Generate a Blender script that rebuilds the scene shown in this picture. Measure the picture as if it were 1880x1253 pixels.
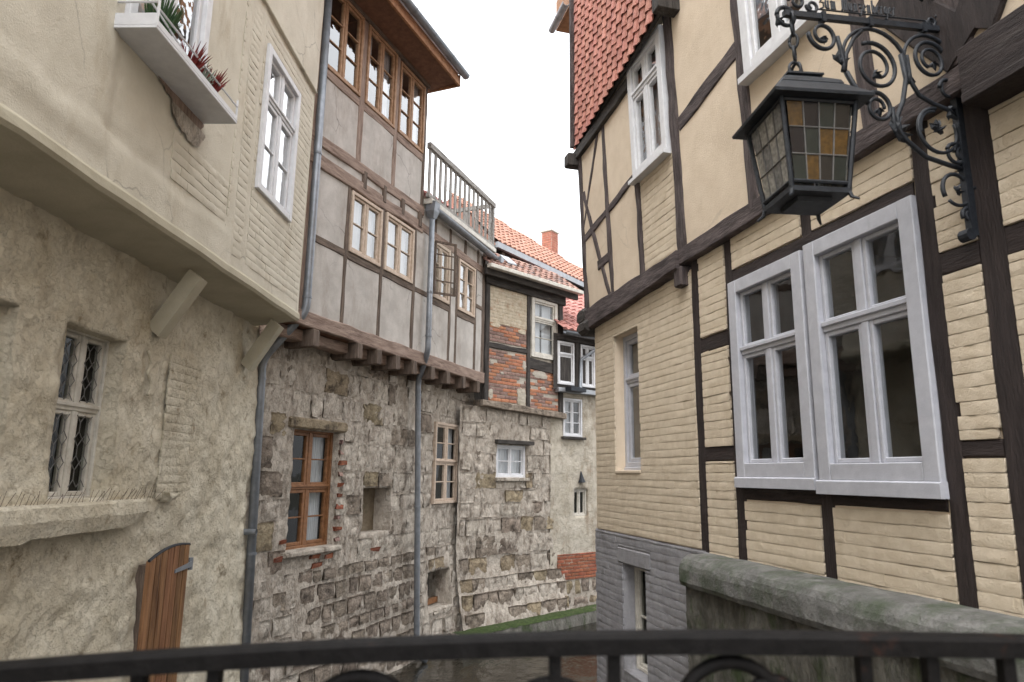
import bpy, bmesh, math, random
from mathutils import Vector, noise, Matrix
R_ = math.radians
random.seed(7)
S = bpy.context.scene
for o in list(bpy.data.objects): bpy.data.objects.remove(o)
COL = S.collection

# ------------------------------------------------------------------ camera
EYE = 3.0
cam = bpy.data.cameras.new('camera'); cam_o = bpy.data.objects.new('camera', cam); COL.objects.link(cam_o)
cam.sensor_width = 36; cam.lens = 24.0; cam.clip_end = 500; cam.clip_start = .05
pit, rol = R_(11.1), R_(.7)
right, fwd, up = Vector((1,0,0)), Vector((0,math.cos(pit),math.sin(pit))), Vector((0,-math.sin(pit),math.cos(pit)))
r2 = right*math.cos(rol)+up*math.sin(rol); u2 = up*math.cos(rol)-right*math.sin(rol)
m = Matrix((r2, u2, -fwd)).transposed().to_4x4(); m.translation = (0,0,EYE)
cam_o.matrix_world = m
cam.dof.use_dof = True; cam.dof.focus_distance = 8.0; cam.dof.aperture_fstop = 2.8
S.camera = cam_o

# ------------------------------------------------------------------ world, sun, exposure (overcast)
SUN_EL, SUN_AZ = 58, 200
wd = bpy.data.worlds.new('World'); S.world = wd; wd.use_nodes = True
nt = wd.node_tree; bg = nt.nodes['Background']
sky = nt.nodes.new('ShaderNodeTexSky'); sky.sky_type = 'NISHITA'; sky.sun_disc = False
sky.sun_elevation = R_(SUN_EL); sky.sun_rotation = R_(SUN_AZ); sky.dust_density = 6; sky.air_density = 1.2
hs = nt.nodes.new('ShaderNodeHueSaturation'); hs.inputs['Saturation'].default_value = .14
even = nt.nodes.new('ShaderNodeMix'); even.data_type = 'RGBA'; even.inputs[0].default_value = .7
even.inputs[7].default_value = (9.3, 9.6, 10.0, 1)       # the cloud layer evens the sky out
nt.links.new(sky.outputs[0], hs.inputs['Color']); nt.links.new(hs.outputs[0], even.inputs[6])
tc = nt.nodes.new('ShaderNodeTexCoord'); sx = nt.nodes.new('ShaderNodeSeparateXYZ'); nt.links.new(tc.outputs['Generated'], sx.inputs[0])
ov = nt.nodes.new('ShaderNodeMapRange'); ov.inputs[1].default_value = 0; ov.inputs[2].default_value = 1; ov.inputs[3].default_value = .62; ov.inputs[4].default_value = 1.75
nt.links.new(sx.outputs['Z'], ov.inputs[0]); mu_ = nt.nodes.new('ShaderNodeVectorMath'); mu_.operation = 'SCALE'
nt.links.new(even.outputs[2], mu_.inputs[0]); nt.links.new(ov.outputs[0], mu_.inputs['Scale']); nt.links.new(mu_.outputs[0], bg.inputs['Color'])
bg.inputs['Strength'].default_value = .15
sun = bpy.data.lights.new('sun', 'SUN'); sun.energy = .6; sun.angle = R_(35); sun.color = (1,.96,.9)
sun_o = bpy.data.objects.new('sun', sun); COL.objects.link(sun_o)
az = R_(SUN_AZ); sd = Vector((math.sin(az)*math.cos(R_(SUN_EL)), math.cos(az)*math.cos(R_(SUN_EL)), math.sin(R_(SUN_EL))))
sun_o.rotation_euler = (-sd).to_track_quat('-Z','Y').to_euler()
S.view_settings.view_transform = 'Standard'; S.view_settings.look = 'None'; S.view_settings.gamma = 1
S.view_settings.use_curve_mapping = False
S.view_settings.exposure = 1.0

# ------------------------------------------------------------------ materials
MATS = {}
def mat(name, c1, c2, scale=6, rough=.85, bump=.3, bscale=40, c3=None, s3=2.0, t3=(.55,.7), rnd=0, metal=0, spec=.3, dist=.02, stretch=(1,1,1), detail=8, crisp=0, cs=8, cd=.012, crack=0, ck=2.2, st3=None):
    m = bpy.data.materials.new(name); m.use_nodes = True; n = m.node_tree.nodes; l = m.node_tree.links
    b = n['Principled BSDF']; b.inputs['Roughness'].default_value = rough; b.inputs['Metallic'].default_value = metal
    b.inputs['Specular IOR Level'].default_value = spec
    g = n.new('ShaderNodeNewGeometry'); mp = n.new('ShaderNodeMapping'); mp.inputs['Scale'].default_value = stretch
    l.new(g.outputs['Position'], mp.inputs['Vector'])
    t = n.new('ShaderNodeTexNoise'); t.inputs['Scale'].default_value = scale; t.inputs['Detail'].default_value = detail; t.inputs['Roughness'].default_value = .62
    l.new(mp.outputs[0], t.inputs['Vector'])
    r = n.new('ShaderNodeValToRGB'); r.color_ramp.elements[0].position = .36; r.color_ramp.elements[1].position = .66
    r.color_ramp.elements[0].color = (*c1,1); r.color_ramp.elements[1].color = (*c2,1); l.new(t.outputs['Fac'], r.inputs[0])
    out = r.outputs[0]
    if c3:
        t2 = n.new('ShaderNodeTexNoise'); t2.inputs['Scale'].default_value = s3; t2.inputs['Detail'].default_value = 9; t2.inputs['Roughness'].default_value = .7
        ad = n.new('ShaderNodeVectorMath'); ad.operation = 'ADD'; ad.inputs[1].default_value = (31.7,12.3,7.7)
        m3 = mp
        if st3: m3 = n.new('ShaderNodeMapping'); m3.inputs['Scale'].default_value = st3; l.new(g.outputs['Position'], m3.inputs['Vector'])
        l.new(m3.outputs[0], ad.inputs[0]); l.new(ad.outputs[0], t2.inputs['Vector'])
        rr = n.new('ShaderNodeValToRGB'); rr.color_ramp.elements[0].position = t3[0]; rr.color_ramp.elements[1].position = t3[1]
        l.new(t2.outputs['Fac'], rr.inputs[0])
        mx = n.new('ShaderNodeMix'); mx.data_type = 'RGBA'; l.new(rr.outputs[0], mx.inputs[0]); l.new(out, mx.inputs[6]); mx.inputs[7].default_value = (*c3,1)
        out = mx.outputs[2]
    if rnd:
        oi = n.new('ShaderNodeObjectInfo'); h = n.new('ShaderNodeHueSaturation')
        mr = n.new('ShaderNodeMapRange'); mr.inputs[3].default_value = 1-rnd; mr.inputs[4].default_value = 1+rnd
        l.new(oi.outputs['Random'], mr.inputs[0]); l.new(mr.outputs[0], h.inputs['Value']); l.new(out, h.inputs['Color'])
        mh = n.new('ShaderNodeMapRange'); mh.inputs[3].default_value = .5-rnd*.03; mh.inputs[4].default_value = .5+rnd*.03
        fr = n.new('ShaderNodeMath'); fr.operation = 'FRACT'; mu = n.new('ShaderNodeMath'); mu.operation = 'MULTIPLY'; mu.inputs[1].default_value = 17.3
        l.new(oi.outputs['Random'], mu.inputs[0]); l.new(mu.outputs[0], fr.inputs[0]); l.new(fr.outputs[0], mh.inputs[0]); l.new(mh.outputs[0], h.inputs['Hue'])
        out = h.outputs[0]
    ckm = None
    if crack:                                                  # hairline cracks: warped cell borders, only here and there
        wn = n.new('ShaderNodeTexNoise'); wn.inputs['Scale'].default_value = 3; wn.inputs['Detail'].default_value = 5; l.new(g.outputs['Position'], wn.inputs['Vector'])
        wm = n.new('ShaderNodeMix'); wm.data_type = 'VECTOR'; wm.inputs[0].default_value = .22; l.new(g.outputs['Position'], wm.inputs[4]); l.new(wn.outputs['Color'], wm.inputs[5])
        vo = n.new('ShaderNodeTexVoronoi'); vo.feature = 'DISTANCE_TO_EDGE'; vo.inputs['Scale'].default_value = ck; l.new(wm.outputs[1], vo.inputs['Vector'])
        c1_ = n.new('ShaderNodeMapRange'); c1_.inputs[1].default_value = .002; c1_.inputs[2].default_value = .010; c1_.inputs[3].default_value = 1; c1_.inputs[4].default_value = 0; l.new(vo.outputs['Distance'], c1_.inputs[0])
        mk = n.new('ShaderNodeTexNoise'); mk.inputs['Scale'].default_value = .9; mk.inputs['Detail'].default_value = 2; l.new(g.outputs['Position'], mk.inputs['Vector'])
        mk2 = n.new('ShaderNodeMapRange'); mk2.inputs[1].default_value = .52; mk2.inputs[2].default_value = .62; l.new(mk.outputs['Fac'], mk2.inputs[0])
        cm = n.new('ShaderNodeMath'); cm.operation = 'MULTIPLY'; l.new(c1_.outputs[0], cm.inputs[0]); l.new(mk2.outputs[0], cm.inputs[1])
        cx = n.new('ShaderNodeMath'); cx.operation = 'MULTIPLY'; cx.inputs[1].default_value = crack; l.new(cm.outputs[0], cx.inputs[0]); ckm = cx.outputs[0]
        mx = n.new('ShaderNodeMix'); mx.data_type = 'RGBA'; l.new(ckm, mx.inputs[0]); l.new(out, mx.inputs[6]); mx.inputs[7].default_value = (*[c*.3 for c in c1],1); out = mx.outputs[2]
    l.new(out, b.inputs['Base Color'])
    if bump:
        tb = n.new('ShaderNodeTexNoise'); tb.inputs['Scale'].default_value = bscale; tb.inputs['Detail'].default_value = 8; tb.inputs['Roughness'].default_value = .65
        l.new(mp.outputs[0], tb.inputs['Vector'])
        bp = n.new('ShaderNodeBump'); bp.inputs['Strength'].default_value = bump; bp.inputs['Distance'].default_value = dist
        l.new(tb.outputs['Fac'], bp.inputs['Height']); nrm = bp.outputs[0]
        if crisp:                                              # flaking skin: plateaus with sharp broken edges, and pits
            for (sc_, lo_, hi_, k_) in ((cs,.47,.52,1.0),(cs*2.7,.40,.47,.8)):
                tf = n.new('ShaderNodeTexNoise'); tf.inputs['Scale'].default_value = sc_; tf.inputs['Detail'].default_value = 9; tf.inputs['Roughness'].default_value = .68; l.new(mp.outputs[0], tf.inputs['Vector'])
                rf = n.new('ShaderNodeMapRange'); rf.inputs[1].default_value = lo_; rf.inputs[2].default_value = hi_; l.new(tf.outputs['Fac'], rf.inputs[0])
                bf = n.new('ShaderNodeBump'); bf.inputs['Strength'].default_value = min(1,crisp*k_); bf.inputs['Distance'].default_value = cd; l.new(rf.outputs[0], bf.inputs['Height']); l.new(nrm, bf.inputs['Normal']); nrm = bf.outputs[0]
        l.new(nrm, b.inputs['Normal'])
    MATS[name] = m; return m

mat('cream', (.63,.52,.40), (.69,.58,.455), 5, .9, .3, 70, c3=(.50,.40,.29), s3=2.2, t3=(.60,.80), st3=(1,1,.4), crisp=.15, cs=2.5, cd=.004, crack=.18, ck=1.2)
mat('cream_brick', (.57,.475,.355), (.66,.565,.44), 9, .85, .4, 80, c3=(.45,.355,.245), s3=3, t3=(.60,.78), rnd=.02, crisp=.35, cs=9, cd=.004)
mat('grey_brick', (.255,.25,.265), (.32,.315,.33), 9, .85, .4, 80, c3=(.16,.155,.155), s3=3, t3=(.55,.75), rnd=.03, crisp=.35, cs=9, cd=.004)
mat('left_plaster', (.56,.515,.425), (.64,.595,.50), 3, .92, .35, 90, c3=(.40,.325,.22), s3=2.0, t3=(.58,.80), st3=(1,1,.3), crisp=.3, cs=2.2, cd=.005, crack=.5, ck=1.3)
mat('left_brick', (.56,.515,.425), (.64,.595,.50), 3, .92, .3, 90, c3=(.44,.365,.26), s3=2.0, t3=(.58,.80), st3=(1,1,.3), rnd=.015, crisp=.3, cs=5, cd=.004)
mat('rough_plaster', (.54,.475,.36), (.68,.62,.50), 3, .95, .6, 30, c3=(.28,.22,.145), s3=4.2, t3=(.57,.69), dist=.03, crisp=.7, cs=9, cd=.008)
mat('soffit', (.42,.38,.29), (.50,.46,.36), 3, .95, .2, 50)  # wall cream made darker: shade under the overhang put into the colour
mat('grey_plaster', (.40,.37,.34), (.52,.485,.45), 3.5, .93, .3, 70, c3=(.32,.28,.245), s3=2.6, t3=(.50,.72), st3=(1,1,.35), crisp=.15, cs=3, cd=.004, crack=.7, ck=1.6)
mat('pale_plaster', (.42,.375,.30), (.56,.51,.43), 4, .93, .5, 40, c3=(.26,.20,.14), s3=2.4, t3=(.50,.70), st3=(1,1,.5), crisp=.7, cs=7, cd=.010)
def tmat(name, *a, **k):                     # upright and lying members: the grain follows the member
    mat(name, *a, stretch=(1,1,.14), **k); mat(name+'_h', *a, stretch=(.14,.14,1), **k)
tmat('timber_dark', (.020,.014,.013), (.045,.033,.031), 22, .72, .7, 90, c3=(.075,.062,.058), s3=9, t3=(.60,.78), dist=.02)
tmat('timber_weather', (.055,.042,.042), (.14,.112,.108), 26, .85, 1.0, 80, c3=(.035,.026,.025), s3=16, t3=(.50,.66), dist=.025)
tmat('timber_brown', (.085,.062,.048), (.185,.138,.108), 26, .85, .8, 80, c3=(.06,.045,.037), s3=16, t3=(.52,.7), dist=.02)
tmat('timber_red', (.21,.145,.115), (.36,.27,.22), 22, .85, .8, 80, c3=(.11,.07,.055), s3=14, t3=(.54,.7), dist=.02)
tmat('timber_black', (.028,.024,.022), (.075,.066,.06), 22, .85, .8, 80, c3=(.13,.12,.11), s3=12, t3=(.58,.75), dist=.02)
tmat('grey_wood', (.21,.195,.18), (.40,.38,.355), 26, .9, .8, 80, c3=(.09,.08,.07), s3=14, t3=(.52,.68), dist=.015)
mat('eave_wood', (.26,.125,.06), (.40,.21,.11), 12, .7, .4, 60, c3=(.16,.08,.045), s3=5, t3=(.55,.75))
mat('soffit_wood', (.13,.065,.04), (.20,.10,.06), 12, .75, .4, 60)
mat('window_orange', (.27,.15,.08), (.40,.245,.145), 16, .55, .25, 80)
mat('window_tan', (.44,.34,.26), (.57,.46,.37), 16, .6, .25, 80)
mat('window_brown', (.17,.075,.032), (.28,.135,.06), 16, .5, .25, 80)
mat('white_paint', (.60,.60,.62), (.69,.69,.71), 10, .45, .12, 90, c3=(.5,.49,.48), s3=5, t3=(.62,.8))
mat('old_white', (.50,.47,.42), (.64,.61,.55), 12, .6, .3, 80, c3=(.36,.32,.26), s3=6, t3=(.55,.75))
mat('grey_white', (.43,.435,.48), (.50,.505,.55), 10, .45, .15, 90, c3=(.33,.33,.35), s3=6, t3=(.6,.78), st3=(1,1,.2))
mat('door_wood', (.16,.075,.034), (.30,.155,.075), 6, .6, .5, 60, c3=(.075,.03,.014), s3=5, t3=(.54,.68), stretch=(4,4,.3), rnd=.22)
mat('zinc', (.18,.195,.215), (.26,.275,.30), 8, .42, .1, 60, metal=.45, c3=(.18,.185,.195), s3=3, t3=(.5,.7))
mat('zinc_light', (.30,.31,.325), (.38,.39,.41), 8, .45, .1, 60, metal=.5)
mat('iron', (.010,.012,.016), (.024,.028,.036), 30, .5, .3, 120, spec=.35)
mat('rail_iron', (.005,.0045,.0045), (.010,.009,.009), 30, .55, .3, 90, c3=(.045,.018,.011), s3=7, t3=(.58,.70), spec=.12)
mat('rust', (.10,.05,.03), (.18,.10,.07), 30, .9, .4, 120)
mat('tile_red', (.37,.155,.12), (.46,.215,.17), 10, .75, .25, 60, c3=(.26,.125,.10), s3=8, t3=(.52,.72), rnd=.17)
mat('tile_orange', (.30,.15,.11), (.40,.23,.18), 5, .8, .3, 50, c3=(.36,.16,.10), s3=4, t3=(.5,.7), rnd=.1)
mat('tile_old', (.22,.12,.095), (.36,.23,.18), 6, .85, .4, 50, c3=(.12,.10,.095), s3=4, t3=(.48,.62), rnd=.15)
mat('tile_pink', (.36,.15,.13), (.46,.23,.20), 6, .85, .4, 50, c3=(.25,.12,.11), s3=4, t3=(.5,.65), rnd=.12)
mat('brick_orange', (.36,.145,.08), (.48,.23,.135), 12, .9, .5, 60, c3=(.28,.12,.07), s3=10, t3=(.5,.7), rnd=.18)
mat('brick_purple', (.20,.12,.10), (.31,.205,.175), 12, .9, .5, 60, c3=(.38,.31,.26), s3=10, t3=(.55,.75), rnd=.18)
mat('brick_chimney', (.36,.14,.095), (.46,.21,.15), 12, .9, .4, 60, rnd=.1)
mat('brick_dark', (.24,.075,.04), (.34,.13,.075), 12, .9, .5, 60, c3=(.16,.08,.06), s3=9, t3=(.5,.7), rnd=.2)
mat('old_paint', (.44,.36,.26), (.58,.51,.40), 7, .93, .5, 50, c3=(.33,.17,.10), s3=7, t3=(.56,.68), rnd=.06, crisp=.6, cs=10, cd=.006)
mat('mortar', (.36,.32,.27), (.48,.44,.38), 8, .95, .5, 50)
mat('stone_crust', (.37,.315,.26), (.64,.575,.495), 9, .95, .8, 34, c3=(.18,.148,.118), s3=5, t3=(.52,.66), rnd=.08, dist=.03, stretch=(1,1,.6), crisp=.8, cs=13, cd=.008)
mat('stone_dark', (.20,.16,.125), (.38,.315,.255), 9, .95, .8, 34, c3=(.075,.06,.048), s3=6, t3=(.5,.66), rnd=.18, dist=.03, crisp=.8, cs=14, cd=.008)
mat('stone_ochre', (.27,.21,.135), (.44,.36,.25), 8, .95, .8, 34, c3=(.11,.085,.06), s3=5, t3=(.49,.64), rnd=.15, dist=.03, crisp=.8, cs=13, cd=.007)
mat('stone_mortar', (.36,.305,.25), (.60,.535,.46), 8, .95, .8, 34, c3=(.14,.11,.085), s3=4, t3=(.52,.66), dist=.03, stretch=(1,1,.6), crisp=.8, cs=12, cd=.009)
mat('footing', (.16,.125,.085), (.26,.215,.155), 5, .95, .6, 30, c3=(.075,.08,.042), s3=3, t3=(.5,.66), crisp=.4, cs=6, cd=.01)
mat('moss', (.022,.036,.010), (.055,.08,.022), 20, .95, .8, 60, c3=(.14,.13,.09), s3=6, t3=(.56,.7))
mat('coping', (.12,.118,.11), (.21,.205,.195), 8, .95, .8, 40, c3=(.05,.072,.034), s3=2.2, t3=(.47,.70), dist=.02, crisp=.5, cs=8, cd=.008)
mat('embank', (.085,.08,.068), (.20,.19,.165), 6, .95, .8, 30, c3=(.045,.06,.026), s3=3, t3=(.50,.64), dist=.03, crisp=.7, cs=9, cd=.009, stretch=(1,1,.5))
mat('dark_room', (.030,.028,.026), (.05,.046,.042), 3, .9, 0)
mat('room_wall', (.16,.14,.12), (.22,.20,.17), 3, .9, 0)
mat('curtain', (.66,.67,.70), (.74,.75,.78), 5, .9, 0)
mat('lead', (.13,.125,.12), (.18,.175,.17), 20, .6, .1, 60, metal=.3)
mat('deck', (.15,.145,.135), (.22,.21,.20), 6, .9, .5, 40)
mat('plant_red', (.10,.012,.012), (.22,.03,.025), 30, .7, 0)
mat('plant_grey', (.20,.24,.19), (.34,.38,.32), 30, .8, 0)
mat('plant_green', (.02,.05,.018), (.05,.10,.035), 30, .7, 0)
mat('wire', (.08,.05,.04), (.13,.09,.07), 30, .7, 0)

def glass_mat(name, tint=(.9,.92,.92), boost=2.2, rough=.02, wav=.012):
    m = bpy.data.materials.new(name); m.use_nodes = True; n = m.node_tree.nodes; l = m.node_tree.links
    n.remove(n['Principled BSDF']); out = n['Material Output']
    g = n.new('ShaderNodeNewGeometry'); d = n.new('ShaderNodeVectorMath'); d.operation = 'DOT_PRODUCT'
    l.new(g.outputs['Normal'], d.inputs[0]); l.new(g.outputs['Incoming'], d.inputs[1])
    def M(op, a, b=None, clamp=False):
        k = n.new('ShaderNodeMath'); k.operation = op; k.use_clamp = clamp
        for i, v in enumerate((a, b)):
            if v is None: continue
            if isinstance(v, (int, float)): k.inputs[i].default_value = v
            else: l.new(v, k.inputs[i])
        return k.outputs[0]
    c = M('ABSOLUTE', d.outputs['Value']); f = M('POWER', M('SUBTRACT', 1.0, c), 5.0)
    f = M('ADD', M('MULTIPLY', f, .95), .05); f = M('MULTIPLY', f, boost, True)
    t = n.new('ShaderNodeBsdfTransparent'); t.inputs[0].default_value = (*tint,1)
    gl = n.new('ShaderNodeBsdfGlossy'); gl.inputs['Roughness'].default_value = rough
    tb = n.new('ShaderNodeTexNoise'); tb.inputs['Scale'].default_value = 5; l.new(g.outputs['Position'], tb.inputs['Vector'])
    bp = n.new('ShaderNodeBump'); bp.inputs['Strength'].default_value = .35; bp.inputs['Distance'].default_value = wav
    l.new(tb.outputs['Fac'], bp.inputs['Height']); l.new(bp.outputs[0], gl.inputs['Normal'])
    mx = n.new('ShaderNodeMixShader'); l.new(f, mx.inputs[0]); l.new(t.outputs[0], mx.inputs[1]); l.new(gl.outputs[0], mx.inputs[2])
    l.new(mx.outputs[0], out.inputs['Surface']); MATS[name] = m
glass_mat('glass', wav=.004); glass_mat('glass_sky', boost=4.2); glass_mat('glass_low', tint=(.8,.82,.82), boost=.9, wav=.004); glass_mat('glass_dim', tint=(.6,.62,.6), boost=.7, rough=.08)
def stained(name, col):
    m = bpy.data.materials.new(name); m.use_nodes = True; b = m.node_tree.nodes['Principled BSDF']
    n = m.node_tree.nodes; l = m.node_tree.links
    g = n.new('ShaderNodeNewGeometry'); t = n.new('ShaderNodeTexNoise'); t.inputs['Scale'].default_value = 45; t.inputs['Detail'].default_value = 6
    l.new(g.outputs['Position'], t.inputs['Vector']); r = n.new('ShaderNodeValToRGB')
    r.color_ramp.elements[0].position = .35; r.color_ramp.elements[1].position = .7
    r.color_ramp.elements[0].color = (*[c*.7 for c in col],1); r.color_ramp.elements[1].color = (*[min(1,c*1.4) for c in col],1)
    l.new(t.outputs['Fac'], r.inputs[0]); l.new(r.outputs[0], b.inputs['Base Color'])
    b.inputs['Roughness'].default_value = .22; b.inputs['Transmission Weight'].default_value = .25; b.inputs['IOR'].default_value = 1.45
    bp = n.new('ShaderNodeBump'); bp.inputs['Strength'].default_value = .4; bp.inputs['Distance'].default_value = .004
    l.new(t.outputs['Fac'], bp.inputs['Height']); l.new(bp.outputs[0], b.inputs['Normal']); MATS[name] = m
stained('amber_glass', (.10,.052,.010)); stained('plum_glass', (.010,.007,.009)); stained('green_glass', (.018,.024,.020)); stained('grey_glass', (.022,.019,.016)); stained('clear_glass', (.36,.35,.32)); stained('pale_glass', (.22,.22,.215))
def water_mat():
    m = bpy.data.materials.new('water'); m.use_nodes = True; n = m.node_tree.nodes; l = m.node_tree.links; b = n['Principled BSDF']
    b.inputs['Base Color'].default_value = (.014,.012,.008,1); b.inputs['Roughness'].default_value = .06; b.inputs['Specular IOR Level'].default_value = .5
    g = n.new('ShaderNodeNewGeometry'); t = n.new('ShaderNodeTexNoise'); t.inputs['Scale'].default_value = 3.5; t.inputs['Detail'].default_value = 5
    mp = n.new('ShaderNodeMapping'); mp.inputs['Scale'].default_value = (1.6,.8,1); l.new(g.outputs['Position'], mp.inputs[0]); l.new(mp.outputs[0], t.inputs['Vector'])
    bp = n.new('ShaderNodeBump'); bp.inputs['Strength'].default_value = .5; bp.inputs['Distance'].default_value = .05
    l.new(t.outputs['Fac'], bp.inputs['Height']); l.new(bp.outputs[0], b.inputs['Normal']); MATS['water'] = m
water_mat()

# ------------------------------------------------------------------ geometry helpers
def fbm(p, oct=4): return noise.fractal(p, 1.0, 2.0, oct)
class MB:
    def __init__(s): s.v = []; s.f = []
    def quad(s, a, b, c, d): i = len(s.v); s.v += [a,b,c,d]; s.f.append((i,i+1,i+2,i+3))
    def box(s, x0, x1, y0, y1, z0, z1):
        i = len(s.v)
        s.v += [(x0,y0,z0),(x1,y0,z0),(x1,y1,z0),(x0,y1,z0),(x0,y0,z1),(x1,y0,z1),(x1,y1,z1),(x0,y1,z1)]
        s.f += [tuple(i+k for k in q) for q in ((0,3,2,1),(4,5,6,7),(0,1,5,4),(1,2,6,5),(2,3,7,6),(3,0,4,7))]
    def loft(s, rings, closed=True, caps=True):
        i = len(s.v); n = len(rings[0])
        for r in rings: s.v += [tuple(p) for p in r]
        for a in range(len(rings)-1):
            for k in range(n if closed else n-1):
                k2 = (k+1) % n
                s.f.append((i+a*n+k, i+a*n+k2, i+(a+1)*n+k2, i+(a+1)*n+k))
        if caps and closed:
            s.f.append(tuple(i+k for k in reversed(range(n)))); s.f.append(tuple(i+(len(rings)-1)*n+k for k in range(n)))
    def tube(s, pts, r, n=8, caps=True):
        pts = [Vector(p) for p in pts]; rings = []; prev = None
        for k, p in enumerate(pts):
            t = (pts[min(k+1,len(pts)-1)]-pts[max(k-1,0)]).normalized()
            if prev is None:
                a = Vector((0,0,1)) if abs(t.z) < .9 else Vector((1,0,0)); x = t.cross(a).normalized()
            else:
                x = (prev - t*prev.dot(t)).normalized()
            prev = x; y = t.cross(x); rr = r[k] if isinstance(r, (list,tuple)) else r
            rings.append([p+x*math.cos(2*math.pi*j/n)*rr+y*math.sin(2*math.pi*j/n)*rr for j in range(n)])
        s.loft(rings, True, caps)
    def build(s, name, m, parent=None, smooth=False, fix=True, kind=None, label=None):
        me = bpy.data.meshes.new(name); me.from_pydata(s.v, [], s.f)
        if fix:
            b = bmesh.new(); b.from_mesh(me); bmesh.ops.recalc_face_normals(b, faces=b.faces); b.to_mesh(me); b.free()
        me.materials.append(MATS[m])
        if smooth: me.polygons.foreach_set('use_smooth', [True]*len(me.polygons))
        o = bpy.data.objects.new(name, me); COL.objects.link(o); o.parent = parent
        if kind: o['kind'] = kind
        if label: o['label'] = label
        return o
def inst(name, me, parent, loc, scale=(1,1,1), rot=(0,0,0)):
    o = bpy.data.objects.new(name, me); COL.objects.link(o); o.parent = parent; o.location = loc; o.scale = scale; o.rotation_euler = rot; return o
def thing(name, label, cat, loc=(0,0,0), rz=0, group=None):
    o = bpy.data.objects.new(name, None); COL.objects.link(o); o.location = loc; o.rotation_euler = (0,0,rz); o.empty_display_size = .2
    o['label'] = label; o['category'] = cat
    if group: o['group'] = group
    return o
def tag(o, label, cat, group=None):
    o['label'] = label; o['category'] = cat
    if group: o['group'] = group
    return o

class Fr:
    """a facade: u along the wall (away from the bridge), o outwards over the canal, z up; lean = how far the wall tips outwards per metre"""
    def __init__(s, root, side, off=0, lean=0, z0=0): s.root = root; s.s = side; s.off = off; s.lean = lean; s.z0 = z0
    def V(s, u, o, z): return (u, s.s*(o+s.off+s.lean*(z-s.z0)), z)
    def sub(s, off=0, lean=0, z0=0): return Fr(s.root, s.s, s.off+off, lean, z0)
def facade(name, label, p, ang, side): 
    return Fr(thing(name, label, 'house', (p[0],p[1],0), R_(90-ang)), side)

def fbox(fr, name, u0, u1, o0, o1, z0, z1, m, parent=None, bev=.006, kind=None, label=None):
    """box with chamfered long edges"""
    mb = MB(); b = min(bev, (u1-u0)*.3, (z1-z0)*.3, abs(o1-o0)*.45)
    def ring(u, ins): 
        return [fr.V(u,o0,z0+ins), fr.V(u,o0,z1-ins), fr.V(u,o1-b,z1-ins), fr.V(u,o1,z1-b-ins), fr.V(u,o1,z0+b+ins), fr.V(u,o1-b,z0+ins)]
    mb.loft([ring(u0,b*.6), ring(u0+b,0), ring(u1-b,0), ring(u1,b*.6)])
    if u1-u0 > z1-z0 and m+'_h' in MATS: m += '_h'
    return mb.build(name, m, parent or fr.root, kind=kind, label=label)

def timber(fr, name, a, b, w, o0, o1, m, parent=None, wob=.008, w2=None, seed=None):
    """hewn beam from (u,z) a to (u,z) b: uneven edges, rounded arrises"""
    a = Vector(a); b = Vector(b); L = (b-a).length; t = (b-a)/L; nrm = Vector((-t.y, t.x)); n = max(3, int(L/.16)); mb = MB(); rings = []
    sd = seed if seed is not None else random.random()*50
    for k in range(n+1):
        f = k/n; c = a.lerp(b, f); ww = (w + ((w2 or w)-w)*f)/2
        e1 = wob*1.6*noise.noise(Vector((f*L*2.3, sd, 0))); e2 = wob*1.6*noise.noise(Vector((f*L*2.3, sd+9, 3))); eo = wob*noise.noise(Vector((f*L*3, sd+20, 5)))
        ch = min(.012, ww*.3)
        def P(s_, o): q = c + nrm*s_; return fr.V(q.x, o, q.y)
        rings.append([P(-ww+e1, o0), P(ww+e2, o0), P(ww+e2, o1+eo-ch), P(ww+e2-ch, o1+eo), P(0, o1+eo+.3*wob*noise.noise(Vector((f*L*5,sd,8)))), P(-ww+e1+ch, o1+eo), P(-ww+e1, o1+eo-ch)])
    mb.loft(rings)
    if abs(t.x) > abs(t.y) and m+'_h' in MATS: m += '_h'
    return mb.build(name, m, parent or fr.root)

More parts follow.
